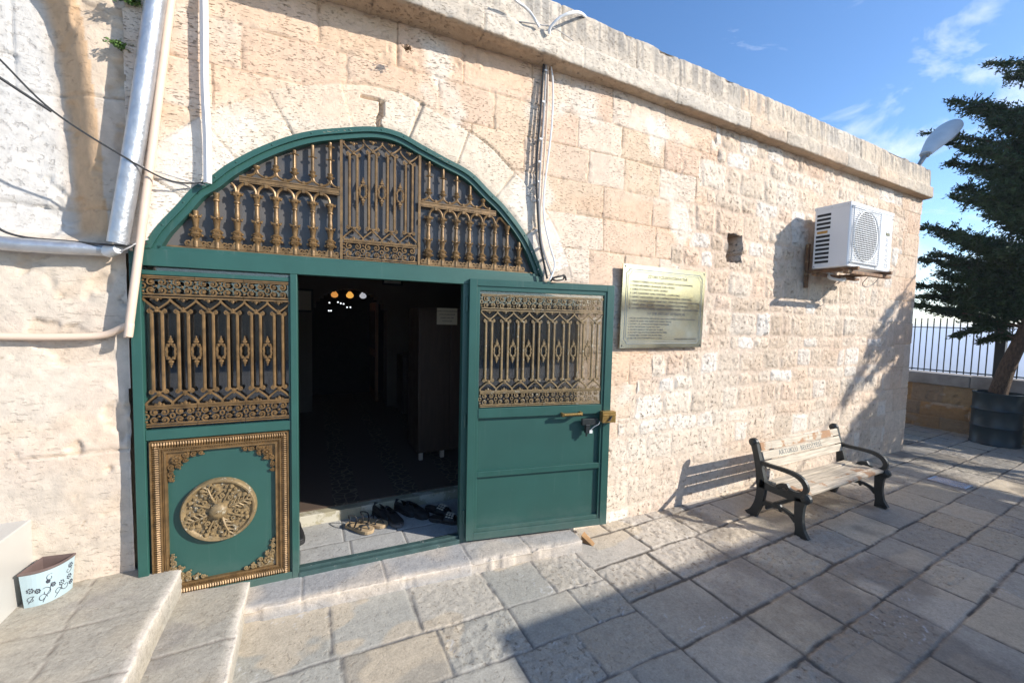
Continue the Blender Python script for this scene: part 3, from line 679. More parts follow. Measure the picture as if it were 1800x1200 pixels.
# ================================================================== ENTRANCE
GO = Vector((-0.8, 2.85, 0)); CG = math.cos(GR)
gate = empty('entrance_gate', GO, -GR, label='green painted steel entrance with bronze grilles, an arched fanlight and one leaf swung open', cat='gate')
ZH0, ZH1 = 1.995, 2.088            # head bar
def ring_strip(mb, pts, w_in, y0, y1):
    """band of width w_in inside the polyline pts (u,z), extruded y0..y1"""
    P = [Vector((u, 0, z)) for u, z in pts]; inn = []
    for i, p in enumerate(P):
        t = (P[min(i+1, len(P)-1)]-P[max(i-1, 0)]).normalized(); nrm = Vector((t.z, 0, -t.x)); inn.append(p+nrm*w_in)
    n = len(P); vs = []
    for y in (y0, y1):
        vs += [Vector((p.x, y, p.z)) for p in P]+[Vector((p.x, y, max(p.z, ZH1))) for p in inn]
    fs = []
    for i in range(n-1):
        fs += [(i, i+1, n+i+1, n+i), (2*n+i, 3*n+i, 3*n+i+1, 2*n+i+1), (i, 2*n+i, 2*n+i+1, i+1), (n+i, n+i+1, 3*n+i+1, 3*n+i)]
    mb.add(vs, fs); return [(p.x, p.z) for p in inn]
def inner_arc(w):
    P = [Vector((u, 0, z)) for u, z in ARCS]; out = []
    for i, p in enumerate(P):
        t = (P[min(i+1, len(P)-1)]-P[max(i-1, 0)]).normalized(); q = p+Vector((t.z, 0, -t.x))*w; out.append((q.x, q.z))
    return out
U0, U1 = -0.068, 2.50
# fixed frame
b = MB()
b.box(U0, U1, -0.03, 0.035, ZH0, ZH1)                     # head
b.box(U0, -0.022, -0.03, 0.035, 0.08, ZH0)                # left post
b.box(0.684, 0.722, -0.03, 0.035, 0.08, ZH0)              # post left of the opening
b.box(0.672, 0.683, -0.015, 0.02, 0.12, 1.985)            # weld strip
b.box(1.775, 1.83, -0.025, 0.035, 0.08, ZH0)              # post right of the opening
b.box(2.435, U1, -0.03, 0.035, 0.03, ZH0)
b.box(-0.022, 0.684, -0.022, 0.03, 1.035, 1.092)          # mid rail
b.box(1.83, 2.435, -0.022, 0.03, 1.035, 1.092)
b.box(-0.022, 0.684, -0.02, 0.025, 1.948, 1.972); b.box(1.83, 2.435, -0.02, 0.025, 1.948, 1.972)
b.box(-0.022, 0.684, -0.028, 0.03, 0.07, 0.125); b.box(1.83, 2.435, -0.028, 0.03, 0.07, 0.125)
frame = b.build('frame', M_green, gate, bevel=0.003)
b = MB(); b.box(0.722, 1.775, -0.034, 0.03, 0.078, 0.112); b.box(0.722, 1.775, -0.008, 0.03, 0.112, 0.13)
b.build('threshold', pm('scuffed_green_paint', (0.045, 0.085, 0.08), 0.5, var=0.3, vs_=12, bump=0.3, bs=60, wear=(0.35, 0.34, 0.31), wthr=0.64, ws=18), gate, bevel=0.002)
# fanlight ring
b = MB()
inn = ring_strip(b, ARCS, 0.030, -0.036, 0.06)
ring2 = inner_arc(0.030); 
b2 = MB()
P2 = ring2; ring_strip(b, P2, 0.030, -0.020, 0.045)
b.box(0.05, 2.40, -0.02, 0.03, ZH1, ZH1+0.018)
fan = b.build('fanlight', M_green, gate, bevel=0.002)
# rivets
b = MB()
for i in range(6, len(ARCS)-6, 5):
    p = Vector((ARCS[i][0], 0, ARCS[i][1])); t = Vector((ARCS[i+1][0]-ARCS[i-1][0], 0, ARCS[i+1][1]-ARCS[i-1][1])).normalized(); q = p+Vector((t.z, 0, -t.x))*0.015
    b.ball((q.x, -0.037, q.z), 0.006, 6, (1, 0.6, 1))
b.build('rivets', M_green, fan, smooth=True)
# dusty pane behind
gi = inner_arc(0.035); gi = [(u, max(z, ZH1+0.004)) for u, z in gi]
b = MB(); b.prism(gi, 0.030, 0.034); b.build('pane', M_fanglass, fan)
gtop_u = [p[0] for p in inner_arc(0.066)]; gtop_z = [p[1] for p in inner_arc(0.066)]
def fan_z(u): return float(np.interp(u, gtop_u, gtop_z, left=ZH1, right=ZH1))

def spiral(cx, cz, r, turns, a0, sgn, n=14, y=0.0):
    return [(cx+r*(1-0.72*i/n)*math.cos(a0+sgn*turns*2*math.pi*i/n), y, cz+r*(1-0.72*i/n)*math.sin(a0+sgn*turns*2*math.pi*i/n)) for i in range(n+1)]
def circ(cx, cz, rx, rz, n=12, y=0.0): return [(cx+rx*math.cos(2*math.pi*i/n), y, cz+rz*math.sin(2*math.pi*i/n)) for i in range(n)]

def frieze(b, u0, u1, z0, z1, nm, y=0.0):
    """pierced band of scroll rings, nm motifs of four scrolls each"""
    h = z1-z0; p = (u1-u0)/nm; zc = (z0+z1)/2
    b.box(u0, u1, y-0.007, y+0.007, z1-0.007, z1); b.box(u0, u1, y-0.007, y+0.007, z0, z0+0.007)
    b.box(u0, u1, y-0.011, y+0.006, z1+0.002, z1+0.006)
    for i in range(nm):
        c = u0+p*(i+0.5); r = min(h*0.225, p*0.215)
        for sx in (-1, 1):
            for sz in (-1, 1):
                x = c+sx*r*1.08; z = zc+sz*r*1.05
                b.tube(spiral(x, z, r, 1.15, math.pi/2*sz+0.5*sx*sz, -sx*sz, 11, y), 0.0050, 5)
                b.ball((x, y-0.003, z), r*0.36, 5)
        b.ball((c, y-0.006, zc), r*0.34, 5)
        for sz in (-1, 1): b.ball((u0+p*i, y-0.003, zc+sz*h*0.30), 0.0075, 5)
        b.tube(circ(u0+p*i, zc, 0.010, 0.013, 8, y), 0.0042, 5, closed=True)
def knot(b, c, z, hw, sz, y=0.0):
    """where a pair of bars gathers in two volutes and a crossing, arms spreading to +-hw; sz=+1 arms go up"""
    for sx in (-1, 1):
        b.tube(spiral(c+sx*0.030, z, 0.0125, 1.2, math.pi/2 if sx > 0 else math.pi/2, -sx*1, 10, y-0.003), 0.0048, 5)
        b.ball((c+sx*0.030, y-0.004, z), 0.0065, 5)
        b.tube(smooth_path([(c-sx*0.020, y-0.002, z-sz*0.006), (c+sx*0.004, y-0.004, z+sz*0.012), (c+sx*hw*0.55, y, z+sz*0.036), (c+sx*hw*0.98, y, z+sz*0.062), (c+sx*hw*0.95, y, z+sz*0.074)], 3), 0.0062, 5)
    b.ball((c, y-0.006, z+sz*0.004), 0.012, 6); b.ball((c, y-0.005, z+sz*0.020), 0.007, 5)
    # little crown in the arch
    b.ball((c, y, z+sz*0.068), 0.010, 5, (1.2, 0.7, 1)); b.ball((c, y, z+sz*0.058), 0.006, 5)
    for sx in (-1, 1): b.ball((c+sx*0.017, y, z+sz*0.071), 0.0075, 5)
def bar_mesh(c, z0, z1, y=0.0):
    b = MB()
    for sx in (-1, 1):
        b.tube([(c+sx*0.0225, y, z0), (c+sx*0.0225, y, z1)], 0.0088, 7)
    return b
def medallion_pts(b, c, zc, y=0.0, s=1.0):
    n = 20; pts = []
    for i in range(n):
        a = 2*math.pi*i/n; k = 1+0.13*math.cos(6*a+math.pi)
        pts.append((c+0.0205*s*k*math.cos(a), y, zc+0.043*s*k*math.sin(a)))
    b.tube(pts, 0.0062, 5, closed=True)
    for sz in (-1, 1):
        b.ball((c, y-0.002, zc+sz*0.056*s), 0.0125*s, 6, (1.25, 0.8, 0.7)); b.ball((c, y, zc+sz*0.069*s), 0.0095*s, 6, (1, 0.8, 1)); b.ball((c, y, zc+sz*0.082*s), 0.0055*s, 5, (0.8, 0.8, 1.6))
        for sx in (-1, 1): b.ball((c+sx*0.014*s, y-0.002, zc+sz*0.038*s), 0.0085*s, 5); b.ball((c+sx*0.024*s, y, zc+sz*0.012*s), 0.006*s, 5)
def grille_A(name, parent, u0, u1, z0, z1, nc, y, mat=M_bronze, fh=0.105, topclip=None, flip=1):
    """nc castings, each with two pairs of bars; returns the grille part, its bars and medallions"""
    b = MB(); cw = (u1-u0)/nc; p = cw/2; zc = (z0+z1)/2
    for i in range(nc):
        a0, a1 = u0+cw*i+0.0015, u0+cw*(i+1)-0.0015
        frieze(b, a0, a1, z0+0.012, z0+fh, 2, y)
        if topclip is None: frieze(b, a0, a1, z1-fh, z1-0.010, 2, y)
        b.box(a0, a1, y-0.008, y+0.008, z0, z0+0.006); b.box(a0, a1, y-0.009, y+0.008, z0+fh+0.008, z0+fh+0.016)
        if topclip is None: b.box(a0, a1, y-0.008, y+0.008, z1-0.006, z1); b.box(a0, a1, y-0.009, y+0.008, z1-fh-0.016, z1-fh-0.008)
        for j in range(2):
            c = a0+p*(j+0.5); zt = z1-fh-0.012 if topclip is None else topclip(c)
            knot(b, c, z0+fh+0.090, p*0.5, -1, y); knot(b, c, zt-0.078, p*0.5, 1, y)
    g = b.build(name, mat, parent, smooth=True)
    for i in range(nc*2):
        c = u0+p*(i+0.5); zt = z1-fh-0.012 if topclip is None else topclip(c)
        bar_mesh(c, z0+fh+0.088, zt-0.076, y).build('bars', mat, g, smooth=True)
    proto = None
    for i in range(nc*2-1):
        c = u0+p*(i+1)
        zcc = zc if topclip is None else (z0+fh+0.09+topclip(c)-0.08)/2+0.0
        if proto is None:
            mb = MB(); medallion_pts(mb, 0, 0, 0); proto = mb.build('medallion', mat, g, smooth=True); o = proto
        else:
            o = proto.copy(); COL.objects.link(o); o.parent = g
        o.location = (c, y-0.002, zcc)
    return g
# panels with moulding, corner leaves and rosette
def lower_panel(u0, u1, z0, z1, full=True):
    b = MB(); b.box(u0, u1, 0.004, 0.010, z0, z1); sheet = b.build('side_panel', M_greensheet, gate)
    if not full: return sheet
    a0, a1, c0, c1 = -0.008, 0.668, 0.112, 1.028
    b = MB()
    w = 0.072
    for (x0, x1, q0, q1) in ((a0, a0+w, c0, c1), (a1-w, a1, c0, c1)):
        b.box(x0, x1, -0.012, 0.004, q0, q1)
        s = 1 if x0 == a0 else -1; xo = x0 if s > 0 else x1
        b.box(min(xo, xo+s*0.007), max(xo, xo+s*0.007), -0.022, -0.012, q0, q1)
        b.box(min(xo+s*0.042, xo+s*0.049), max(xo+s*0.042, xo+s*0.049), -0.020, -0.012, q0+0.04, q1-0.04)
        b.box(min(xo+s*0.062, xo+s*w), max(xo+s*0.062, xo+s*w), -0.018, -0.012, q0+0.06, q1-0.06)
        n = int((q1-q0-0.02)/0.0125)
        for i in range(n):
            zz = q0+0.012+i*0.0125; b.tube([(xo+s*0.009, -0.013, zz), (xo+s*0.024, -0.021, zz+0.003), (xo+s*0.040, -0.013, zz)], 0.0052, 4)
        for i in range(int(n*1.5)): zz = q0+0.05+i*0.0083; (b.ball((xo+s*0.0555, -0.014, zz), 0.0042, 4) if zz < q1-0.05 else None)
    for (q0, q1, s) in ((c1-w, c1, -1), (c0, c0+w, 1)):
        b.box(a0+w, a1-w, -0.012, 0.004, q0, q1); zo = q1 if s < 0 else q0
        b.box(a0, a1, -0.022, -0.0122, min(zo, zo+s*0.007), max(zo, zo+s*0.007)); b.box(a0+0.04, a1-0.04, -0.0202, -0.012, min(zo+s*0.042, zo+s*0.049), max(zo+s*0.042, zo+s*0.049))
        b.box(a0+0.06, a1-0.06, -0.0182, -0.012, min(zo+s*0.062, zo+s*w), max(zo+s*0.062, zo+s*w))
        n = int((a1-a0-0.02)/0.0125)
        for i in range(n): xx = a0+0.012+i*0.0125; b.tube([(xx, -0.013, zo+s*0.009), (xx+0.003, -0.021, zo+s*0.024), (xx, -0.013, zo+s*0.040)], 0.0052, 4)
        for i in range(int(n*1.5)): xx = a0+0.05+i*0.0083; (b.ball((xx, -0.014, zo+s*0.0555), 0.0042, 4) if xx < a1-0.05 else None)
    b.build('moulding', M_bronze, sheet, smooth=True)
    # corner leaves
    def corner(cx, cz, sx, sz, mat):
        rg = random.Random(3+int(sx*2+sz)); b = MB()
        def T(x, z): return (cx+sx*x, cz+sz*z)
        for (x, z, r) in ((0.045, 0.045, 0.020), (0.020, 0.085, 0.016), (0.085, 0.020, 0.016), (0.018, 0.125, 0.015), (0.125, 0.018, 0.015), (0.016, 0.160, 0.012), (0.160, 0.016, 0.012), (0.052, 0.085, 0.013), (0.085, 0.052, 0.013)):
            X, Z = T(x, z)
            b.tube(spiral(X, Z, r, 1.3, rg.uniform(0, 6), sx*sz, 12, -0.010), r*0.30, 5); b.ball((X, -0.012, Z), r*0.36, 6)
            for k in range(5):
                a = rg.uniform(0, 6.28); b.ball((X+r*1.2*math.cos(a), -0.004, Z+r*1.2*math.sin(a)), r*0.42, 5, (1, 0.8, 1))
        X, Z = T(0.045, 0.045)
        for k in range(8): a = k*math.pi/4; b.ball((X+0.017*math.cos(a), -0.014, Z+0.017*math.sin(a)), 0.0095, 5)
        b.ball((X, -0.018, Z), 0.0095, 6)
        b.prism([T(0, 0), T(0.10, 0), T(0.095, 0.03), T(0.05, 0.06), T(0.03, 0.095), T(0, 0.10)], -0.004, 0.004)
        b.build('corner_ornament', mat, sheet, smooth=True)
    corner(a0+w, c1-w, 1, -1, M_bronze); corner(a1-w, c1-w, -1, -1, M_bronze); corner(a0+w, c0+w, 1, 1, M_bronze_pale); corner(a1-w, c0+w, -1, 1, M_bronze_pale)
    # rosette
    b = MB(); rc = Vector((0.307, 0, 0.588)); Rr = 0.189
    M = Matrix.Translation(rc) @ Matrix.Rotation(R(90), 4, 'X')
    b.lathe([(Rr, -0.004), (Rr, 0.012), (Rr*0.985, 0.024), (Rr*0.95, 0.032), (Rr*0.90, 0.030), (Rr*0.875, 0.020), (Rr*0.86, 0.018), (Rr*0.85, 0.014), (Rr*0.60, 0.011), (Rr*0.3, 0.016), (0.001, 0.018)], 48, M)
    b.lathe([(Rr*0.25, 0.016), (Rr*0.245, 0.034), (Rr*0.20, 0.048), (Rr*0.10, 0.056), (0.001, 0.058)], 20, M)
    for k in range(8): a = k*math.pi/4; b.tube([(rc.x+0.044*math.cos(a), -0.040, rc.z+0.044*math.sin(a)), (rc.x, -0.058, rc.z)], 0.003, 4)
    for q in range(4):                      # four big acanthus leaves with scrolls and buds between
        a = math.pi/2*q+0.35; d = Vector((math.cos(a), 0, math.sin(a))); e = Vector((-math.sin(a), 0, math.cos(a))); up = Vector((0, -1, 0))
        b.tube(smooth_path([rc+d*Rr*0.24+up*0.020, rc+d*Rr*0.5+up*0.036, rc+d*Rr*0.82+up*0.028], 4), [0.007]*5+[0.005]*4, 6)
        for (rr_, off, rad) in ((0.40, 0.016, 0.013), (0.52, 0.029, 0.016), (0.65, 0.037, 0.017), (0.78, 0.030, 0.015), (0.87, 0.015, 0.013)):
            for s in (-1, 1):
                c_ = rc+d*Rr*rr_+e*s*off+up*(0.020+0.006*math.sin(rr_*9)); b.ball(c_, rad, 7, (1, 0.75, 1))
                b.tube([rc+d*Rr*(rr_-0.12)+up*0.030, c_+up*0.006], 0.0045, 4)
        b.ball(rc+d*Rr*0.93+up*0.020, 0.013, 7)
        a2 = a+math.pi/4; d = Vector((math.cos(a2), 0, math.sin(a2))); e = Vector((-math.sin(a2), 0, math.cos(a2)))
        b.ball(rc+d*Rr*0.80+up*0.019, 0.015, 7); b.ball(rc+d*Rr*0.66+up*0.024, 0.011, 6); b.tube([rc+d*Rr*0.25+up*0.02, rc+d*Rr*0.62+up*0.026], 0.006, 5)
        for s in (-1, 1):
            c_ = rc+d*Rr*0.46+e*s*0.020; b.tube(spiral(c_.x, c_.z, 0.015, 1.2, a2, s, 9, -0.024), 0.0050, 5)
            b.ball(rc+d*Rr*0.74+e*s*0.024+up*0.017, 0.0105, 6); b.ball(rc+d*Rr*0.60+e*s*0.018+up*0.019, 0.009, 6)
    for k in range(30): a = k*2*math.pi/30; b.ball((rc.x+Rr*0.80*math.cos(a), -0.013, rc.z+Rr*0.80*math.sin(a)), 0.007, 5)
    b.build('rosette', M_bronze_pale, sheet, smooth=True)
    return sheet
lower_panel(-0.022, 0.684, 0.12, 1.04); lower_panel(1.83, 2.435, 0.12, 1.04, False)
def glazed(u0, u1, name):
    b = MB(); b.box(u0, u1, 0.020, 0.024, 1.09, ZH0); p = b.build('side_window', M_glass, gate); return p
w1_ = glazed(-0.022, 0.684, 'l'); w2_ = glazed(1.83, 2.435, 'r')
grille_A('side_grille', gate, -0.020, 0.676, 1.108, 1.945, 3, -0.010)
grille_A('side_grille', gate, 1.835, 2.430, 1.108, 1.945, 3, -0.010)
# centre of the fanlight: two castings between uprights
uc0, uc1 = guv(600, 350)[0], guv(737, 350)[0]
b = MB()
for u in (uc0, uc1): b.box(u-0.008, u+0.008, -0.014, 0.006, ZH1+0.02, fan_z(u)+0.03)
b.build('upright', M_bronze, fan)
grille_A('centre_grille', fan, uc0+0.012, uc1-0.012, ZH1+0.022, 2.80, 2, -0.002, topclip=lambda c: fan_z(c)-0.012, fh=0.115)
def baluster(b, c, z0, zt, ztop, sp, y=0.0, arch=True):
    """fluted column with scrolled foot from z0 to zt, cut off at ztop by the arch"""
    def ok(z): return z < ztop-0.004
    for sx in (-1, 1):
        if ok(z0+0.03): b.tube(spiral(c+sx*0.034, z0+0.020, 0.0175, 1.3, -math.pi/2, sx, 10, y), 0.0062, 5)
    b.prism([(c-0.036, z0+0.002), (c+0.036, z0+0.002), (c+0.016, z0+0.044), (c-0.016, z0+0.044)], y-0.008, y+0.008)
    M = Matrix.Translation((c, y, z0))
    pr = [(0.010, 0.0), (0.011, 0.03), (0.009, 0.045), (0.018, 0.060), (0.023, 0.072), (0.016, 0.086), (0.021, 0.098), (0.017, 0.104), (0.010, 0.112), (0.013, 0.150), (0.0155, 0.158), (0.009, 0.168), (0.0105, 0.185), (0.0115, 0.200), (0.0095, 0.215)]
    pr = [(r_*1.28, z_) for r_, z_ in pr]
    H_ = zt-z0
    pr += [(0.0115, max(0.22, H_-0.075)), (0.017, max(0.222, H_-0.070)), (0.017, max(0.224, H_-0.064)), (0.012, max(0.226, H_-0.058)), (0.016, max(0.228, H_-0.035)), (0.023, max(0.230, H_-0.018)), (0.024, max(0.232, H_-0.010)), (0.001, max(0.233, H_-0.009))]
    cut = ztop-z0; q = []
    for r, z in pr:
        if z > cut: 
            if q: q.append((q[-1][0], cut)); q.append((0.001, cut+0.0005))
            break
        q.append((r, z))
    if len(q) > 1: b.lathe(q, 8, M)
    for zz, r in ((0.066, 0.024), (0.092, 0.020), (0.172, 0.017), (H_-0.020, 0.020)):
        if ok(z0+zz+0.01):
            for sx in (-1, 1): b.ball((c+sx*r*1.15, y-0.003, z0+zz), 0.0095, 5); b.ball((c+sx*r*0.5, y-0.015, z0+zz-0.004), 0.008, 5)
            if zz > 0.15:
                for sx in (-1, 1): b.ball((c+sx*(r+0.010), y, z0+zz+0.008), 0.0048, 5)
def side_fan(u0, u1, name, nlow):
    """band of columns and round arches below, shorter columns on hollow curves above"""
    b = MB(); zb = ZH1+0.028; zband = 2.515
    ua, ub = (u0, u1)
    # foot rail and middle band, ending at the arch
    def ext(z, lo):      # where the fanlight boundary is at height z
        us = np.linspace(0, 2.46, 500); ok_ = [u for u in us if fan_z(u) > z]; return (min(ok_), max(ok_))
    e0 = ext(zb+0.01, 0); e1 = ext(zband+0.03, 0)
    s0, s1 = max(ua, e0[0]), min(ub, e0[1]); b.box(s0, s1, -0.012, 0.008, zb-0.012, zb-0.004); b.box(s0, s1, -0.008, 0.008, zb-0.004, zb)
    m0, m1 = max(ua, e1[0]), min(ub, e1[1])
    b.box(m0, m1, -0.013, 0.006, zband, zband+0.008); b.box(m0, m1, -0.009, 0.006, zband+0.008, zband+0.022); b.box(m0, m1, -0.013, 0.006, zband+0.022, zband+0.029); b.box(m0, m1, -0.010, 0.006, zband-0.008, zband)
    g = b.build(name, M_bronze, fan)
    sp = 0.0985; k = 0; left = ua < 1
    c = (ub-sp*0.55) if left else (ua+sp*0.55); cols = []
    while (c > ua+0.02 if left else c < ub-0.02):
        cols.append(c); c += -sp if left else sp
    for i, c in enumerate(cols):
        zt = fan_z(c)-0.006
        if zt-zb < 0.07: continue
        mb = MB(); baluster(mb, c, zb, zband-0.060, min(zt, zband-0.05), sp, -0.002)
        # arches to the next column
        n = cols[i+1] if i+1 < len(cols) else (ua if left else ub)
        mid = (c+n)/2; zs = zband-0.066
        pts = [(mid-(mid-c)*0.92*math.cos(a_), -0.003, zs+0.053*math.sin(a_)) for a_ in np.linspace(0.0, math.pi, 13)]
        pts = [p for p in pts if fan_z(p[0]) > p[2]+0.004]
        if len(pts) > 2: mb.tube(pts, 0.0085, 6)
        if fan_z(mid) > zband: mb.box(mid-0.008, mid+0.008, -0.014, 0.004, zband-0.024, zband-0.003)
        mb.build('baluster', M_bronze, g, smooth=True)
    z2 = zband+0.031
    for i, c in enumerate(cols):
        zt = fan_z(c)-0.004
        if zt-z2 < 0.035: continue
        mb = MB()
        for sx in (-1, 1):
            pts = [(c+sx*sp*0.5*t, -0.003, z2+0.006+0.045*(1-math.sqrt(max(0, 1-(1-t)**2)))) for t in np.linspace(0.0, 1.0, 8)]
            pts = [p for p in pts if fan_z(p[0]) > p[2]+0.004]
            if len(pts) > 2: mb.tube(pts, 0.0068, 6)
        if fan_z(c+sp/2) > z2+0.03: mb.box(c+sp/2-0.007, c+sp/2+0.007, -0.012, 0.004, z2+0.001, z2+0.016)
        pr = [(0.006, 0.020), (0.008, 0.045), (0.018, 0.056), (0.019, 0.064), (0.013, 0.070), (0.016, 0.078), (0.018, 0.083), (0.0095, 0.088), (0.0095, 0.165), (0.015, 0.170), (0.010, 0.176), (0.010, 0.24), (0.016, 0.25), (0.010, 0.26), (0.010, 0.9)]
        cut = zt-z2; q = []
        for r, z in pr:
            if z > cut:
                if q: q.append((q[-1][0], cut)); q.append((0.001, cut+0.0005))
                break
            q.append((r, z))
        if len(q) > 1: mb.lathe(q, 8, Matrix.Translation((c, -0.003, z2)))
        for zz in (0.062, 0.170, 0.25):
            if z2+zz < zt-0.01:
                for sx in (-1, 1): mb.ball((c+sx*0.019, -0.004, z2+zz), 0.0065, 5)
        mb.build('baluster', M_bronze, g, smooth=True)
side_fan(0.02, uc0-0.010, 'side_grille', 8); side_fan(uc1+0.010, 2.44, 'side_grille', 8)

# ---- the open leaf
LW = 1.150; LA = R(11.6)
leaf = MB()
leaf.box(0, 0.055, -0.02, 0.02, 0.105, 2.034); leaf.box(LW-0.062, LW, -0.02, 0.02, 0.105, 2.034)
leaf.box(0.055, LW-0.062, -0.02, 0.02, 1.985, 2.034); leaf.box(0.055, LW-0.062, -0.02, 0.02, 0.105, 0.160)
leaf.box(0.055, 0.078, -0.012, 0.02, 0.160, 1.985); leaf.box(LW-0.082, LW-0.062, -0.012, 0.02, 0.160, 1.985)
leaf.box(0.078, LW-0.082, -0.012, 0.02, 1.952, 1.985); leaf.box(0.078, LW-0.082, -0.010, 0.02, 0.160, 0.190)
leaf.box(0.078, LW-0.082, -0.016, 0.02, 1.020, 1.092); leaf.box(0.078, LW-0.082, -0.012, 0.02, 0.575, 0.618)
leafo = leaf.build('door_leaf', M_green, gate, bevel=0.0025)
hx = Vector((1.012, 2.712, 0)); 
Minv = Matrix.Rotation(GR, 4, 'Z')
loc = Minv @ (hx-GO); leafo.location = loc; leafo.rotation_euler = (0, 0, -LA+GR)
b = MB(); b.box(0.070, LW-0.075, 0.012, 0.016, 0.15, 1.05); b.build('panel', M_greensheet, leafo)
b = MB(); b.box(0.070, LW-0.075, 0.017, 0.0205, 1.085, 1.96); b.build('pane', M_glass, leafo)
b = MB(); 
for z in (0.28, 1.0, 1.85): b.tube([(-0.014, 0.012, z-0.05), (-0.014, 0.012, z+0.05)], 0.010, 8)
b.build('hinge', M_green, leafo, smooth=True)
def leaf_grille():
    u0, u1, z0, z1, nc, y = 0.088, LW-0.088, 1.100, 1.930, 4, 0.034
    g = grille_A('grille', leafo, u0, u1, z0, z1, nc, 0.000, mat=M_bronze_pale)
leaf_grille()
# lock box, bolt handle, keeper, padlock
b = MB(); b.box(0, 0.115, -0.050, 0.0, 0, 0.088); b.box(0.0, 0.115, -0.056, -0.050, 0.058, 0.066)
lk = b.build('lock', M_brass, leafo, bevel=0.008, seg=3); lk.location = (LW-0.092, -0.020, 0.955)
b = MB(); b.tube(smooth_path([(0.045, -0.0575, 0.020), (0.058, -0.058, 0.022), (0.066, -0.058, 0.040), (0.074, -0.058, 0.052)], 4), [0.006]*13, 5); b.build('keyhole', M_ink, lk)
b = MB(); b.tube([(0.735, -0.052, 1.028), (0.885, -0.052, 1.032)], 0.010, 8); 
for i in range(11): b.tube([(0.740+i*0.0135, -0.052, 1.0285), (0.745+i*0.0135, -0.052, 1.029)], 0.0125, 8)
b.box(0.726, 0.740, -0.058, -0.016, 1.016, 1.040); b.box(0.880, 0.892, -0.058, -0.016, 1.020, 1.044)
b.build('handle', M_brass, leafo, smooth=True)
b = MB(); b.box(0.90, 1.03, -0.040, -0.012, 0.935, 0.985); b.box(0.93, 0.965, -0.045, -0.012, 0.87, 0.94); b.tube([(0.945, -0.03, 0.87), (0.94, -0.03, 0.845)], 0.008, 6)
b.build('bolt', M_iron, leafo, bevel=0.003)
b = MB(); b.tube(smooth_path([(1.045, -0.05, 0.965), (1.03, -0.06, 0.945), (1.0, -0.05, 0.925), (0.975, -0.04, 0.90)], 4), 0.0022, 4); b.box(0.960, 0.985, -0.048, -0.036, 0.872, 0.895)
b.build('key_chain', M_white, leafo)
# wedge
p = onZ(1000, 938, 0.0)
b = MB(); M = Matrix.Translation(Vector((1.93, 2.50, gz(1.93)-0.002))) @ Matrix.Rotation(R(-60), 4, 'Z')
vs = [M @ Vector(v) for v in ((0, -0.03, 0), (0.10, -0.025, 0), (0.10, 0.025, 0), (0, 0.03, 0), (0, -0.03, 0.060), (0, 0.03, 0.068))]
b.add(vs, [(0, 3, 2, 1), (0, 1, 4), (3, 5, 2), (1, 2, 5, 4), (0, 4, 5, 3)]); b.build('door_wedge', pm('wedge_wood', (0.34, 0.19, 0.08), 0.8, var=0.4), bevel=0.003, label='small rough brown wood wedge on the paving under the open green leaf', cat='wedge')

# ================================================================== INTERIOR
# tiled threshold, raised carpeted floor, walls, arched opening at the back
b = MB(); 
def tiles():
    xs = np.arange(-1.0, 1.75, 0.009); ys = np.arange(2.86, 3.42, 0.009); X, Y = np.meshgrid(xs, ys)
    id_, d, k = lay(X, Y+0.03*X, [2.5, 3.085, 3.55], (0.30, 0.42), 401, -1.2, 1.9)
    n1 = fbm(X*6, Y*6, 4, 402); n2 = fbm(X*28, Y*28, 3, 403); g = 1-sst(0.002, 0.007, d)
    c = pal(id_, [(0.36, 0.36, 0.35), (0.42, 0.41, 0.385), (0.39, 0.385, 0.37)], [1, 1, 1]); c = c*(0.9+0.2*n1)[..., None]; gg = (g*0.7)[..., None]; c = c*(1-gg)+np.array((0.10, 0.09, 0.08))*gg
    P = np.stack([X, Y, 0.094+0.003*(n1-0.5)+0.001*(n2-0.5)-0.006*g], -1)
    grid_mesh('inner_threshold', P, c, 0.1+0*X, None, M_pave, None, kind='structure')
tiles()
room = empty('entrance_hall', (0.5, 5, 0.18), label='dark entrance hall seen through the open doorway, with an arched passage at its back', cat='room')
def put(o, root): o.parent = root; o.matrix_parent_inverse = Matrix.Translation(-root.location); return o
M_floor = pm('worn_screed', (0.34, 0.30, 0.20), 0.8, var=0.3, vs_=10, bump=0.4, wear=(0.50, 0.46, 0.36), wthr=0.5, ws=5)
b = MB(); b.box(-2.6, 3.0, 3.42, 9.4, 0.02, 0.178); put(b.build('floor', M_floor, None, bevel=0.006), room)
b = MB()
b.box(-2.7, -2.5, 3.1, 9.5, 0, 3.3); b.box(2.6, 2.8, 3.1, 9.5, 0, 3.3); b.box(-2.5, 2.6, 9.4, 9.55, 0, 3.3)
ax0, ax1, azs, azt = 0.0, 1.16, 1.72, 2.20
for i in range(20):
    t0, t1 = i/20, (i+1)/20; x0 = ax0+(ax1-ax0)*t0; x1 = ax0+(ax1-ax0)*t1; tm = (t0+t1)/2
    b.box(x0, x1, 7.1, 7.5, azs+(azt-azs)*math.sqrt(max(0, 1-(2*tm-1)**2)), 3.3)
b.box(-2.5, ax0, 7.1, 7.5, 0, 3.3); b.box(ax1, 2.6, 7.1, 7.5, 0, 3.3); b.box(-2.7, 2.8, 3.0, 9.5, 3.3, 3.45)
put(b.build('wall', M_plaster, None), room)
b = MB(); b.box(-0.6, 2.0, 8.6, 8.64, 0.19, 3.2); put(b.build('passage_shade', pm('shade_black', (0.012, 0.011, 0.011), 0.9, bump=0), None), room)  # black sheet added so the passage end stays in darkness
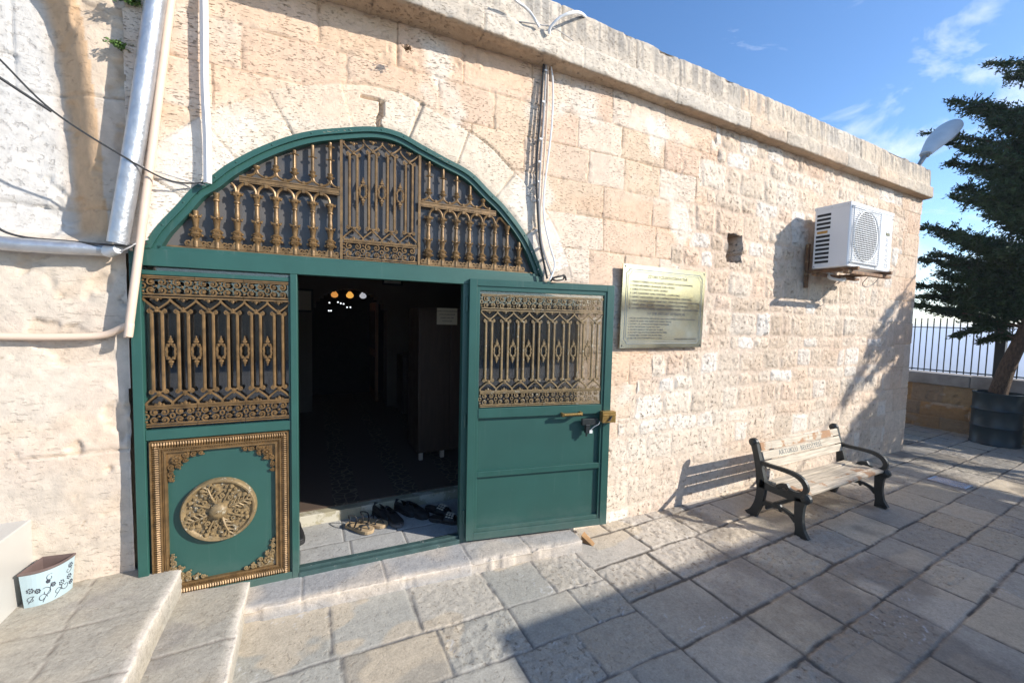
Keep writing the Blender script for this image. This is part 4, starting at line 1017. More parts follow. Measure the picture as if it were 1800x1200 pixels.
def carpet_mat():
    m, n, l, p = nodes('patterned_carpet'); t = n.new('ShaderNodeTexCoord'); v = n.new('ShaderNodeTexVoronoi'); v.feature = 'DISTANCE_TO_EDGE'; v.inputs['Scale'].default_value = 13; l.new(t.outputs['Object'], v.inputs['Vector'])
    w = n.new('ShaderNodeTexWave'); w.wave_type = 'BANDS'; w.inputs['Scale'].default_value = 0.62; w.inputs['Distortion'].default_value = 0; l.new(t.outputs['Object'], w.inputs['Vector'])
    a = ramp(n, l, v.outputs['Distance'], 0.02, 0.08); s = ramp(n, l, w.outputs['Fac'], 0.62, 0.66)
    pat = math_(n, l, 'MULTIPLY', math_(n, l, 'SUBTRACT', 1.0, a), s)
    l.new(mixrgb(n, l, pat, mixrgb(n, l, s, (0.085, 0.055, 0.038), (0.055, 0.038, 0.026)), (0.17, 0.125, 0.08)), p.inputs['Base Color']); p.inputs['Roughness'].default_value = 0.95
    return m
b = MB(); b.box(-2.45, 2.5, 3.50, 9.3, 0.179, 0.190); b.build('carpet', carpet_mat(), label='dark patterned carpet runner covering the hall floor behind the doorway', cat='carpet')
def crate(name, x0, x1, y0, y1, z0, z1, mat, label, cat, parts):
    e = empty(name, ((x0+x1)/2, (y0+y1)/2, z0), label=label, cat=cat)
    for nm, bx_, mt, bv in parts:
        b = MB()
        for q in bx_: b.box(*q)
        o = b.build(nm, mt, None, bevel=bv); put(o, e)
    return e
# tall cupboard by the right wall
cx0, cx1, cy0, cy1 = 1.02, 1.42, 4.25, 4.75
crate('cupboard', cx0, cx1, cy0, cy1, 0.19, 1.80, M_darkwood, 'tall dark wooden cupboard on short pale legs inside the hall, right side', 'cupboard', [
    ('body', [(cx0, cx1+0.3, cy0, cy1, 0.27, 1.85)], M_darkwood, 0.006),
    ('door', [(cx0+0.02, (cx0+cx1+0.3)/2-0.004, cy0-0.018, cy0, 0.30, 1.82)], M_darkwood, 0.003), ('door', [((cx0+cx1+0.3)/2+0.004, cx1+0.28, cy0-0.018, cy0, 0.30, 1.82)], M_darkwood, 0.003),
    ('leg', [(cx0+0.02, cx0+0.06, cy0+0.01, cy0+0.05, 0.19, 0.27)], M_beige, 0), ('leg', [(cx0+0.26, cx0+0.30, cy0+0.01, cy0+0.05, 0.19, 0.27)], M_beige, 0)])
# printed notice on the cupboard
def text_mesh(name, body, size, mat, parent, loc, rot, align='LEFT', ext=0.0006, sp=1.0, **k):
    c = bpy.data.curves.new(name, 'FONT'); c.body = body; c.size = size; c.align_x = align; c.extrude = ext; c.resolution_u = 2; c.space_character = sp
    for kk, vv in k.items(): setattr(c, kk, vv)
    o = bpy.data.objects.new(name+'_c', c); COL.objects.link(o); dg = bpy.context.evaluated_depsgraph_get(); dg.update()
    me = bpy.data.meshes.new_from_object(o.evaluated_get(dg)); bpy.data.objects.remove(o); me.materials.clear()
    t = link(name, me, mat, parent); t.location = loc; t.rotation_euler = rot; return t
nb = MB(); nb.box(-0.115, 0.115, -0.002, 0.002, -0.09, 0.09)
np_ = onY(786, 556, cy0-0.025)
no = nb.build('notice', M_paper, None, label='pale printed notice sheet fixed to the cupboard inside the doorway', cat='notice'); no.location = np_
for i, tx in enumerate(('LÜTFEN AYAKKABILARINIZI', 'DÜZGÜN BIRAKINIZ', 'PLEASE TAKE OFF', 'YOUR SHOES')):
    text_mesh('lettering', tx, 0.019, M_ink, no, (0, -0.003, 0.05-i*0.036), (R(90), 0, 0), 'CENTER')
# low dark chest against the back wall, door leaf inside the passage, picture frames
c0 = onY(690, 700, 6.6)
crate('chest', 1.25, 2.1, 6.2, 6.7, 0.19, 1.1, M_darkwood, 'low dark chest of drawers against the hall back wall beside the arched passage', 'chest', [
    ('body', [(1.25, 2.1, 6.2, 6.7, 0.25, 1.15)], M_darkwood, 0.005), ('drawer', [(1.28, 2.07, 6.18, 6.2, 0.3, 0.56)], M_darkwood, 0.003), ('drawer', [(1.28, 2.07, 6.18, 6.2, 0.6, 0.84)], M_darkwood, 0.003), ('drawer', [(1.28, 2.07, 6.18, 6.2, 0.88, 1.11)], M_darkwood, 0.003)])
crate('inner_door', 1.0, 1.05, 7.5, 8.2, 0.19, 1.9, M_darkwood, 'brown wooden door standing open inside the arched passage at the back of the hall', 'door', [
    ('leaf', [(1.02, 1.07, 7.5, 8.3, 0.2, 2.0)], pm('brown_door', (0.24, 0.10, 0.04), 0.5), 0.004), ('panel', [(1.008, 1.02, 7.6, 8.2, 0.4, 1.0)], M_darkwood, 0.003), ('panel', [(1.008, 1.02, 7.6, 8.2, 1.15, 1.85)], M_darkwood, 0.003)])
def picture(px, py, w, h, label):
    p = onY(px, py, 7.08); e = empty('picture_frame', p, label=label, cat='picture', group='framed pictures on the hall wall')
    b = MB(); t = 0.03
    b.box(-w/2, w/2, -0.02, 0.01, h/2-t, h/2); b.box(-w/2, w/2, -0.02, 0.01, -h/2, -h/2+t); b.box(-w/2, -w/2+t, -0.02, 0.01, -h/2+t, h/2-t); b.box(w/2-t, w/2, -0.02, 0.01, -h/2+t, h/2-t)
    b.build('frame', M_black, e); b = MB(); b.box(-w/2+t, w/2-t, -0.008, -0.004, -h/2+t, h/2-t); b.build('print', M_paper, e)
picture(532, 528, 0.30, 0.36, 'small dark framed picture on the hall wall left of the arched passage')
picture(690, 486, 0.34, 0.30, 'dark framed picture high on the hall wall right of the arched passage')
# hanging lamps in the passage
def hanging_lamp(px, py, r, col, s, label):
    p = onY(px, py, 7.9); e = empty('hanging_lamp', p, label=label, cat='lamp', group='little glass lamps hanging in the passage')
    b = MB(); M = Matrix.Translation((0, 0, 0)); b.lathe([(r*0.35, r*1.0), (r*0.5, r*0.8), (r, 0.1*r), (r*0.85, -0.5*r), (r*0.3, -0.8*r), (0.001, -0.82*r)], 12, M); b.build('shade', emit_mat('lamp_'+label[:9].replace(' ', '_'), col, s*0.8), e, smooth=True)
    b = MB(); b.tube([(0, 0, r), (0, 0, r+0.6)], 0.005, 4); b.build('chain', M_brass, e)
hanging_lamp(588, 518, 0.062, (1.0, 0.42, 0.10), 0.45, 'amber glass lamp glowing in the dark passage, leftmost of three')
hanging_lamp(615, 519, 0.066, (1.0, 0.50, 0.10), 0.6, 'brighter orange glass lamp in the dark passage, middle of three')
hanging_lamp(638, 520, 0.062, (0.85, 0.88, 0.95), 0.35, 'white glass lamp in the dark passage, rightmost of three')
b = MB()
for (px, py) in ((579, 532), (594, 531), (599, 533), (604, 534), (610, 540), (616, 540), (578, 546), (582, 546)):
    b.ball(onY(px, py, 7.88), 0.014, 6)
b.build('crystal_drops', emit_mat('crystal', (0.9, 0.95, 1.0), 1.1), smooth=True, label='string of tiny bright crystal drops hanging below the three passage lamps', cat='lamp')
b = MB(); b.box(0, 0.035, 0, 0.05, 0, 0.16); o = b.build('wall_switch', M_white, None, bevel=0.004, label='small white switch box low in the threshold shadow beside the green post', cat='switch'); bpy.data.objects.remove(o)

# shoes left on the threshold
def shoe(kind, px, py, ang, label, L=0.26, side=1, sx=1.0, mat1=None):
    p = onZ(px, py, 0.098); e = empty(kind, p, R(ang), label=label, cat='shoe' if kind != 'sandal' else 'sandal', group='shoes left in the doorway')
    def outline(y):   # half widths along the sole, y from heel 0 to toe 1
        return 0.034+0.014*math.sin(math.pi*min(1, max(0, (y-0.35)/0.65))*0.9+0.1)
    n = 16; top = []
    for i in range(n+1):
        t = i/n; w = outline(t)*math.sqrt(max(0, 1-max(0, (t-0.86)/0.14)**2*0.95))*math.sqrt(max(0, 1-max(0, (0.10-t)/0.10)**2*0.9)); top.append((t*L-L/2, w*L/0.26))
    def sole(z0, z1, g=0):
        b = MB(); poly = [(x, w+g) for x, w in top]+[(x, -w-g) for x, w in reversed(top)]
        vs = [Vector((x, y, z0)) for x, y in poly]+[Vector((x, y, z1)) for x, y in poly]; m = len(poly)
        b.add(vs, [tuple(range(m-1, -1, -1)), tuple(range(m, 2*m))]+[(i, (i+1) % m, (i+1) % m+m, i+m) for i in range(m)]); return b
    if kind == 'sandal':
        sole(0.0, 0.026, 0.002).build('sole', pm('cork_sole', (0.42, 0.30, 0.17), 0.8, var=0.2), e, bevel=0.004)
        b = MB()
        b.tube(smooth_path([(0.055, 0.042*sx, 0.02), (0.05, 0.03, 0.05), (0.075, 0.0, 0.055), (0.10, 0, 0.028)], 5), 0.006, 6); b.tube(smooth_path([(0.055, -0.042, 0.02), (0.05, -0.03, 0.05), (0.075, 0.0, 0.055)], 5), 0.006, 6)
        b.tube(smooth_path([(-0.06, 0.036, 0.02), (-0.07, 0.03, 0.07), (-0.11, 0, 0.085), (-0.07, -0.03, 0.07), (-0.06, -0.036, 0.02)], 5), 0.005, 6)
        b.tube(smooth_path([(-0.02, 0.038, 0.02), (-0.01, 0.02, 0.065), (-0.01, -0.02, 0.065), (-0.02, -0.038, 0.02)], 5), 0.007, 6, flat=0.5)
        b.build('strap', M_black, e, smooth=True)
    elif kind == 'slide':
        sole(0.0, 0.032, 0.001).build('sole', M_black, e, bevel=0.006)
        b = MB(); vs = []; 
        for i in range(7):
            x = 0.0+0.085*i/6
            for k in range(9): a = math.pi*k/8; vs.append((x, 0.050*math.cos(a), 0.020+0.050*math.sin(a)*(1.0-0.25*i/6)))
        fs = [(i*9+k, i*9+k+1, (i+1)*9+k+1, (i+1)*9+k) for i in range(6) for k in range(8)]
        b.add(vs, fs); o = b.build('band', M_black, e, smooth=True); so = o.modifiers.new('thick', 'SOLIDIFY'); so.thickness = 0.005
        b = MB(); 
        for i in range(3):
            for k in range(2, 7):
                a = math.pi*(k)/8; x = 0.016+0.022*i; b.box(x, x+0.016, 0.0525*math.cos(a)-0.006, 0.0525*math.cos(a)+0.006, 0.022+0.0535*math.sin(a)*(1-0.25*(x/0.085)), 0.026+0.0535*math.sin(a)*(1-0.25*(x/0.085)))
        b.build('print', M_paper, e)
    else:
        sole(0.0, 0.028, 0.003).build('sole', pm('grey_sole', (0.10, 0.10, 0.105), 0.6) if mat1 else M_black, e, bevel=0.005)
        b = MB(); rows = []
        for i in range(0, n+1):
            t = i/n; x, w = top[i]; hh = 0.085 if t < 0.38 else 0.085-0.045*((t-0.38)/0.62)**0.7
            rows.append((x, w, hh))
        vs = []; 
        for (x, w, hh) in rows:
            for k in range(11): a = math.pi*k/10; vs.append((x, w*math.cos(a), 0.026+(hh-0.026)*math.sin(a)**0.6))
        fs = []
        for i in range(len(rows)-1):
            for k in range(10):
                if rows[i][0] < -L*0.02 and rows[i][0] > -L*0.42 and 3 <= k <= 6: continue
                fs.append((i*11+k, i*11+k+1, (i+1)*11+k+1, (i+1)*11+k))
        b.add(vs, fs); o = b.build('upper', M_black, e, smooth=True); so = o.modifiers.new('thick', 'SOLIDIFY'); so.thickness = 0.005
    return e
shoe('sandal', 632, 930, -50, 'tan cork sandal with black straps, nearer one of its pair', sx=1)
shoe('sandal', 655, 921, -42, 'tan cork sandal with black straps, lying half behind its pair')
shoe('shoe', 673, 908, -68, 'black slip-on shoe in the shade behind the grey-soled one')
shoe('shoe', 691, 916, -74, 'black shoe with a grey sole standing beside the tan sandals', mat1=1)
shoe('shoe', 714, 900, -60, 'plain black shoe in shadow, further back of the middle pair')
shoe('shoe', 733, 904, -62, 'plain black shoe in shadow, right one of the middle pair')
shoe('slide', 770, 900, -52, 'black slide with a white printed band, further from the green post')
shoe('slide', 782, 916, -35, 'black slide with a white printed band nearest the open leaf')
shoe('shoe', 522, 945, -85, 'black shoe half hidden behind the green post at the left of the opening')

# ================================================================== OBJECTS OUTSIDE
# ---- wall plaque
PX0, PX1, PZ0, PZ1, PY = 2.335, 3.355, 1.525, 2.240, 2.612
pw, ph = PX1-PX0, PZ1-PZ0
b = MB(); b.box(0, pw, 0, 0.010, 0, ph); b.box(0.03, pw-0.03, 0.010, 0.05, 0.03, ph-0.03)
pq = b.build('wall_plaque', M_plaque, None, loc=(PX0, PY-0.006, PZ0), label='polished brass plaque with engraved visitor rules and a double notched border on the wall', cat='plaque')
pq.rotation_euler = (R(0.8), 0, 0)
def border(m, t, nt):
    b = MB(); x0, x1, z0, z1 = m, pw-m, m, ph-m
    pts = [(x0+nt, z0), (x1-nt, z0)]+[(x1-nt+0*0, z0)]
    path = []
    for (cx, cz, a0) in ((x1, z0, 180), (x1, z1, 270), (x0, z1, 0), (x0, z0, 90)):
        for k in range(7):
            a = R(a0-90*k/6); path.append((cx+nt*math.cos(a), -0.0008, cz+nt*math.sin(a)))
    b.tube(path, t, 4, closed=True, flat=0.3); return b
fr_m = pm('engraved_line', (0.10, 0.12, 0.12), 0.5, bump=0)
border(0.040, 0.0035, 0.030).build('border', fr_m, pq); border(0.058, 0.0022, 0.034).build('border', fr_m, pq)
b = MB()
for x in (0.022, pw-0.022):
    for z in (0.022, ph-0.022): b.ball((x, -0.001, z), 0.007, 8, (1, 0.6, 1))
b.build('screw', M_ink, pq, smooth=True)
def ptext(tx, x, z, s, al='LEFT', sp=1.0):
    text_mesh('lettering', tx, s, M_ink, pq, (x, -0.0008, z), (R(90), 0, 0), al, 0.0004, sp)
ptext('ZİYARETÇİLERİN DİKKATİNE', pw*0.52, 0.612, 0.036, 'CENTER')
tr_ = ['1. MANEVİYATIMIZA UYGUN KIYAFETLE GİRİNİZ, SAYGILI DAVRANINIZ.', '2. AYAKKABILARINIZI ÇIKARARAK İÇERİ GİRİNİZ.', '3. GÜRÜLTÜ ETMEYİNİZ, SESSİZ OLUNUZ.', '4. CAMİ İÇERİSİNDE YEMEK YEMEYİNİZ, UZANMAYINIZ.', '5. NAMAZ VAKİTLERİNDE CAMİ İÇERİSİNDE FOTOĞRAF ÇEKMEYİNİZ.', '6. VAKIF ESERLERİNE ZARAR VERMEYİNİZ, ETRAFI KİRLETMEYİNİZ, KORUYUNUZ.', '7. İZİNSİZ VİDEO ÇEKİMİ YAPMAYINIZ, GÖREVLİYE BAŞVURUNUZ.', '8. ZİYARETLERİNİZİ NAMAZ VAKİTLERİ DIŞINDA YAPINIZ. ALLAH KABUL ETSİN.']
for i, t_ in enumerate(tr_): ptext(t_, 0.085, 0.565-i*0.0325, 0.0235)
ptext('TO THE VISITORS\' ATTENTION', pw*0.52, 0.292, 0.034, 'CENTER')
en_ = ['1. PLEASE DO NOT ENTER WITH SHOES AND WEAR SUITABLE CLOTHES IN THE MOSQUE.', '2. PLEASE BE SILENT AND RESPECTFUL DURING PRAYER.', '3. DO NOT LIE DOWN OR EAT INSIDE THE MOSQUE.', '4. KEEP THE MOSQUE CLEAN AND TIDY.', '5. DO NOT DAMAGE THE HISTORIC WORKS.', '6. DO NOT TAKE PHOTOS DURING PRAYER TIMES.', '7. PLEASE VISIT OUTSIDE THE PRAYER TIMES.', '8. ASK THE STAFF FOR PERMISSION TO FILM.']
for i, t_ in enumerate(en_): ptext(t_, 0.085, 0.252-i*0.0245, 0.0205)
ptext('MARDİN MÜFTÜLÜĞÜ', pw-0.085, 0.068, 0.028, 'RIGHT')

# ---- air conditioner
ac = empty('air_conditioner', (5.5, 2.53, 2.39), label='white outdoor air conditioning unit with round grille fixed high on the rubble wall', cat='air conditioner')
AW, AD, AH = 0.955, 0.33, 0.665
acx, acy = -0.48, -0.33
b = MB(); b.box(acx, acx+AW, acy, acy+AD, 0.0, AH)
cas = b.build('casing', M_ac, ac, bevel=0.012, seg=3)
b = MB(); b.box(acx-0.004, acx+AW+0.004, acy-0.004, acy+AD+0.004, AH-0.03, AH+0.004); b.box(acx+0.64, acx+0.643, acy-0.003, acy-0.0005, 0.01, AH-0.03)
b.build('lid', M_ac, cas, bevel=0.004)
dark = pm('dark_vent', (0.015, 0.015, 0.017), 0.7, bump=0)
b = MB()
for i in range(12):
    z = 0.055+i*0.046
    if i == 7: continue
    b.box(acx-0.0025, acx-0.0006, acy+AD*0.53, acy+AD*0.93, z, z+0.026)
b.build('side_vent', dark, cas)
b = MB(); b.box(acx-0.006, acx-0.0007, acy+AD*0.60, acy+AD*0.90, 0.055+7*0.046, 0.081+7*0.046); b.build('side_tab', M_brass, cas)
# fan opening: dark disc, hub, blades, then the wire grille
gc = Vector((acx+0.325, acy, 0.335)); gr_ = 0.265
b = MB(); b.lathe([(0.001, 0.0008), (gr_, 0.0008)], 40, Matrix.Translation(gc) @ Matrix.Rotation(R(90), 4, 'X')); b.build('fan_opening', dark, cas)
b = MB(); Mx = Matrix.Translation(gc) @ Matrix.Rotation(R(90), 4, 'X')
for k in range(3):
    a = k*2.094+0.4; vs = []
    for rr in (0.05, 0.15, 0.24):
        for da in (-0.42, 0.42): vs.append(Mx @ Vector((rr*math.cos(a+da), rr*math.sin(a+da), 0.004+0.004*(da > 0))))
    b.add(vs, [(0, 1, 3, 2), (2, 3, 5, 4)])
b.lathe([(0.055, 0.002), (0.050, 0.010), (0.001, 0.012)], 16, Mx); b.build('fan', pm('fan_plastic', (0.07, 0.07, 0.07), 0.5, bump=0), cas)
b = MB(); y = acy-0.017; s_ = 0.290
b.tube([(gc.x-s_, y, gc.z-s_), (gc.x+s_, y, gc.z-s_), (gc.x+s_, y, gc.z+s_), (gc.x-s_, y, gc.z+s_)], 0.0055, 6, closed=True)
n = 26
for i in range(n):
    z = gc.z-s_+2*s_*(i+0.5)/n; b.box(gc.x-s_, gc.x+s_, y-0.002, y+0.003, z-0.0030, z+0.0030)
for i in range(17):
    x = gc.x-s_+2*s_*(i+0.5)/17; b.box(x-0.0022, x+0.0022, y+0.003, y+0.006, gc.z-s_, gc.z+s_)
b.tube([(gc.x+gr_*math.cos(2*math.pi*i/40), y-0.002, gc.z+gr_*math.sin(2*math.pi*i/40)) for i in range(40)], 0.0055, 6, closed=True)
for x in (-s_, s_):
    for z in (-s_, s_): b.box(gc.x+x-0.008, gc.x+x+0.008, y, acy, gc.z+z-0.008, gc.z+z+0.008)
b.build('fan_grille', M_white, cas)
# corners of the square outside the fan are closed sheet
b = MB()
for q in range(4):
    a0 = math.pi/2*q; sx, sz = ((1, 1), (-1, 1), (-1, -1), (1, -1))[q]
    arc_ = [(gc.x+gr_*math.cos(a0+math.pi/2*k/8), gc.z+gr_*math.sin(a0+math.pi/2*k/8)) for k in range(9)]
    b.prism(arc_+[(gc.x+sx*s_, gc.z+sz*s_)], acy-0.010, acy-0.006) if False else None
b = MB(); b.box(acx+0.80, acx+0.885, acy-0.0035, acy-0.001, 0.405, 0.435); b.build('badge', pm('badge', (0.16, 0.15, 0.07), 0.4, bump=0), cas)
tx_ = text_mesh('lettering', 'ALARKO', 0.088, M_greyink, cas, (acx+0.868, acy-0.0006, 0.105), (R(90), R(-90), 0), 'LEFT', 0.0005, 1.08)
b = MB()
for (x0, x1, z0, z1) in ((0.805, 0.868, 0.045, 0.052), (0.805, 0.868, 0.080, 0.087), (0.805, 0.812, 0.052, 0.080), (0.861, 0.868, 0.052, 0.080)): b.box(acx+x0, acx+x1, acy-0.0015, acy-0.0002, z0, z1)
b.build('logo', M_greyink, cas)
b = MB()
for (x, z) in ((0.02, 0.02), (0.60, 0.02), (0.935, 0.02), (0.935, 0.60)): b.ball((acx+x, acy-0.001, z), 0.007, 6, (1, 0.5, 1))
for (yy, z) in ((0.02, AH-0.02), (0.17, AH-0.02), (0.31, AH-0.02), (0.31, 0.02)): b.ball((acx-0.002, acy+yy, z), 0.006, 6, (0.5, 1, 1))
b.build('screw', M_iron, cas, smooth=True)
for k, x in enumerate((acx+0.06, acx+0.80)):
    b = MB(); b.box(x, x+0.04, -0.40, 0.10, -0.040, -0.004); b.box(x, x+0.04, 0.075, 0.105, -0.20 if k == 0 else -0.05, 0.30 if k == 0 else 0.0)
    b.prism([(0, 0), (0.018, 0), (0.018, 0.03), (0, 0.03)], x, x+0.02, Matrix(((0, 1, 0, 0), (-0.85, 0, 0.0, 0.08), (0.0, 0, 1, -0.28), (0, 0, 0, 1)))) if False else None
    b.build('bracket', M_rust, ac, bevel=0.003)
b = MB(); b.box(acx-0.01, acx+0.97, -0.345, -0.315, -0.034, -0.002) if False else b.box(acx-0.005, acx+0.95, -0.350, -0.300, -0.075, -0.041); b.box(acx-0.005, acx+0.95, -0.05, 0.0, -0.075, -0.041)
b.build('rail', M_rust, ac, bevel=0.004)
b = MB(); b.tube(smooth_path([(acx+0.30, -0.02, -0.02), (acx+0.22, -0.08, -0.09), (acx+0.33, -0.15, -0.115), (acx+0.48, -0.10, -0.085), (acx+0.60, 0.03, -0.05), (acx+0.62, 0.10, 0.0)], 5), 0.017, 7); b.build('drain_pipe', M_white, ac, smooth=True)
b = MB()
b.tube(smooth_path([(acx+0.62, -0.30, -0.03), (acx+0.67, -0.20, -0.13), (acx+0.80, -0.18, -0.165), (acx+0.93, -0.2, -0.12), (acx+0.95, -0.25, -0.03)], 6), 0.0045, 5)
b.tube(smooth_path([(acx+0.46, -0.1, -0.09), (acx+0.48, 0.05, -0.20), (acx+0.44, 0.10, -0.30), (acx+0.33, 0.11, -0.345), (acx+0.26, 0.115, -0.30)], 6), 0.004, 5)
b.tube(smooth_path([(acx+0.96, -0.1, 0.15), (acx+1.06, 0.05, 0.16), (acx+1.07, 0.09, 0.05), (acx+0.98, 0.02, -0.02)], 6), 0.010, 6)
b.build('wiring', M_cable, ac, smooth=True)

# ---- bench
BX0, BX1 = 3.715, 5.13
bz0 = gz(4.4)-0.002
bench = empty('park_bench', ((BX0+BX1)/2, 2.05, bz0), rz=0, label='weathered slatted wooden bench with black cast iron ends standing against the rubble wall', cat='bench')
def ribbon(b, path, w, x0, x1, n=4):
    """flat bar along a path in the Y,Z plane, widths w, from x0 to x1"""
    P = smooth_path([(0, y, z) for y, z in path], n); N = len(P)
    ws = np.interp(np.linspace(0, 1, N), np.linspace(0, 1, len(w)), w); vs = []
    for i, p in enumerate(P):
        t = (P[min(i+1, N-1)]-P[max(i-1, 0)]).normalized(); nn = Vector((0, -t.z, t.y))
        for s in (1, -1):
            for x in (x0, x1): vs.append(Vector((x, 0, 0))+p+nn*ws[i]*0.5*s)
    fs = [(0, 1, 3, 2), ((N-1)*4, (N-1)*4+2, (N-1)*4+3, (N-1)*4+1)]
    for i in range(N-1):
        a, c = i*4, (i+1)*4
        fs += [(a, c, c+1, a+1), (a+2, a+3, c+3, c+2), (a, a+2, c+2, c), (a+1, a+1+2, c+3, c+1)][:4]
    fs = [f for f in fs]
    b.add(vs, fs)
def bench_end(x, s):
    b = MB(); x0, x1 = (x-0.021, x+0.021); Y0 = -2.05
    def rb(path, w, xa=x0, xb=x1, n=4): ribbon(b, [(y+Y0, z) for y, z in path], [q*1.32 for q in w], xa, xb, n)
    rb([(2.262, 0.0), (2.225, 0.06), (2.190, 0.15), (2.172, 0.26), (2.178, 0.36), (2.196, 0.46), (2.232, 0.60), (2.262, 0.70)], [0.085, 0.055, 0.052, 0.056, 0.060, 0.048, 0.042, 0.046])     # back leg and back post
    rb([(1.815, 0.0), (1.832, 0.07), (1.845, 0.16), (1.846, 0.26), (1.838, 0.335)], [0.088, 0.052, 0.048, 0.054, 0.070])                                                     # front leg
    rb([(2.185, 0.345), (2.10, 0.330), (2.00, 0.326), (1.90, 0.332), (1.815, 0.350)], [0.060, 0.046, 0.044, 0.050, 0.050])                                                   # seat rail
    rb([(2.215, 0.535), (2.12, 0.528), (2.00, 0.530), (1.90, 0.522), (1.835, 0.490), (1.806, 0.435), (1.826, 0.385), (1.880, 0.364), (1.935, 0.378), (1.962, 0.420)], [0.030, 0.026, 0.026, 0.030, 0.032, 0.030, 0.028, 0.024, 0.018, 0.010], x0+0.006, x1-0.006)   # arm and scroll
    rb([(2.165, 0.155), (2.10, 0.185), (2.045, 0.178), (1.985, 0.185), (1.92, 0.165), (1.865, 0.125)], [0.036, 0.022, 0.020, 0.020, 0.022, 0.036], x0+0.006, x1-0.006)            # low stretcher arch
    rb([(2.035, 0.35), (2.02, 0.375), (1.99, 0.392), (1.965, 0.39), (1.95, 0.37)], [0.02, 0.028, 0.030, 0.026, 0.012], x0+0.008, x1-0.008)
    rb([(2.055, 0.19), (2.03, 0.205), (2.005, 0.185), (1.995, 0.150)], [0.02, 0.032, 0.03, 0.008], x0+0.008, x1-0.008)
    Mr = Matrix(((0, 0, 1, 0), (1, 0, 0, 0), (0, 1, 0, 0), (0, 0, 0, 1)))
    for (yy, zz, r) in ((2.268, 0.700, 0.040), (1.806, 0.345, 0.044)):
        b.lathe([(0.001, x1+0.004), (r*0.4, x1+0.006), (r, x1-0.004), (r, x0+0.004), (r*0.4, x0-0.006), (0.001, x0-0.004)], 18, Matrix.Translation((0, yy+Y0, zz)) @ Mr)
        b.lathe([(0.001, x1+0.010), (r*0.45, x1+0.008), (r*0.45, x0-0.008), (0.001, x0-0.010)], 10, Matrix.Translation((0, yy+Y0, zz)) @ Mr)
    b.box(x0-0.012, x1+0.012, 1.772+Y0, 1.862+Y0, 0.0, 0.012); b.box(x0-0.012, x1+0.012, 2.215+Y0, 2.305+Y0, 0.0, 0.012)
    b.build('end_frame', M_iron, bench, bevel=0.004)
cxb = (BX0+BX1)/2
bench_end(BX0-cxb, -1); bench_end(BX1-cxb, 1)
def wood(rust, k):
    return pm('bench_slat_wood_%d' % k, (0.54, 0.46, 0.35), 0.75, var=0.42, vs_=5, bump=0.8, bs=10, sc=(0.8, 14, 14), wear=(0.37, 0.215, 0.12), wthr=rust, ws=3.6, dist=0.005)
W1, W2, W3 = wood(0.505, 1), wood(0.64, 2), wood(0.53, 3)
L0, L1 = BX0-cxb+0.010, BX1-cxb-0.010
slat2 = None
for i, (y, z, w, tilt, m) in enumerate(((2.232, 0.662, 0.070, 17, W1), (2.206, 0.585, 0.072, 19, W2), (2.180, 0.508, 0.070, 19, W2))):
    b = MB(); b.box(L0+0.02, L1-0.02, -0.011, 0.011, -w/2, w/2); o = b.build('back_slat', m, bench, bevel=0.004); o.location = (0, y-2.05-0.005, z); o.rotation_euler = (R(-tilt), 0, R(0.25*(i-1)))
    if i == 1: slat2 = o
for i, (y, z, tilt, m) in enumerate(((2.105, 0.366, -4, W2), (2.020, 0.362, 0, W2), (1.935, 0.366, 2, W3), (1.846, 0.374, 12, W3))):
    b = MB(); b.box(L0+0.02, L1-0.02, -0.039, 0.039, -0.012, 0.012); o = b.build('seat_slat', m, bench, bevel=0.004); o.location = (0, y-2.05, z); o.rotation_euler = (R(tilt), 0, 0)
b = MB(); b.box(L0+0.03, L1-0.03, -0.032, -0.014, -0.02, 0.02); o = b.build('stretcher', M_iron, bench); o.location = (0, 0.0+0.12, 0.12)
text_mesh('lettering', 'ARTUKLU  BELEDİYESİ', 0.066, fr_m, slat2, (-0.44, -0.0122, -0.022), (R(90), 0, 0), 'LEFT', 0.0004, 1.12)

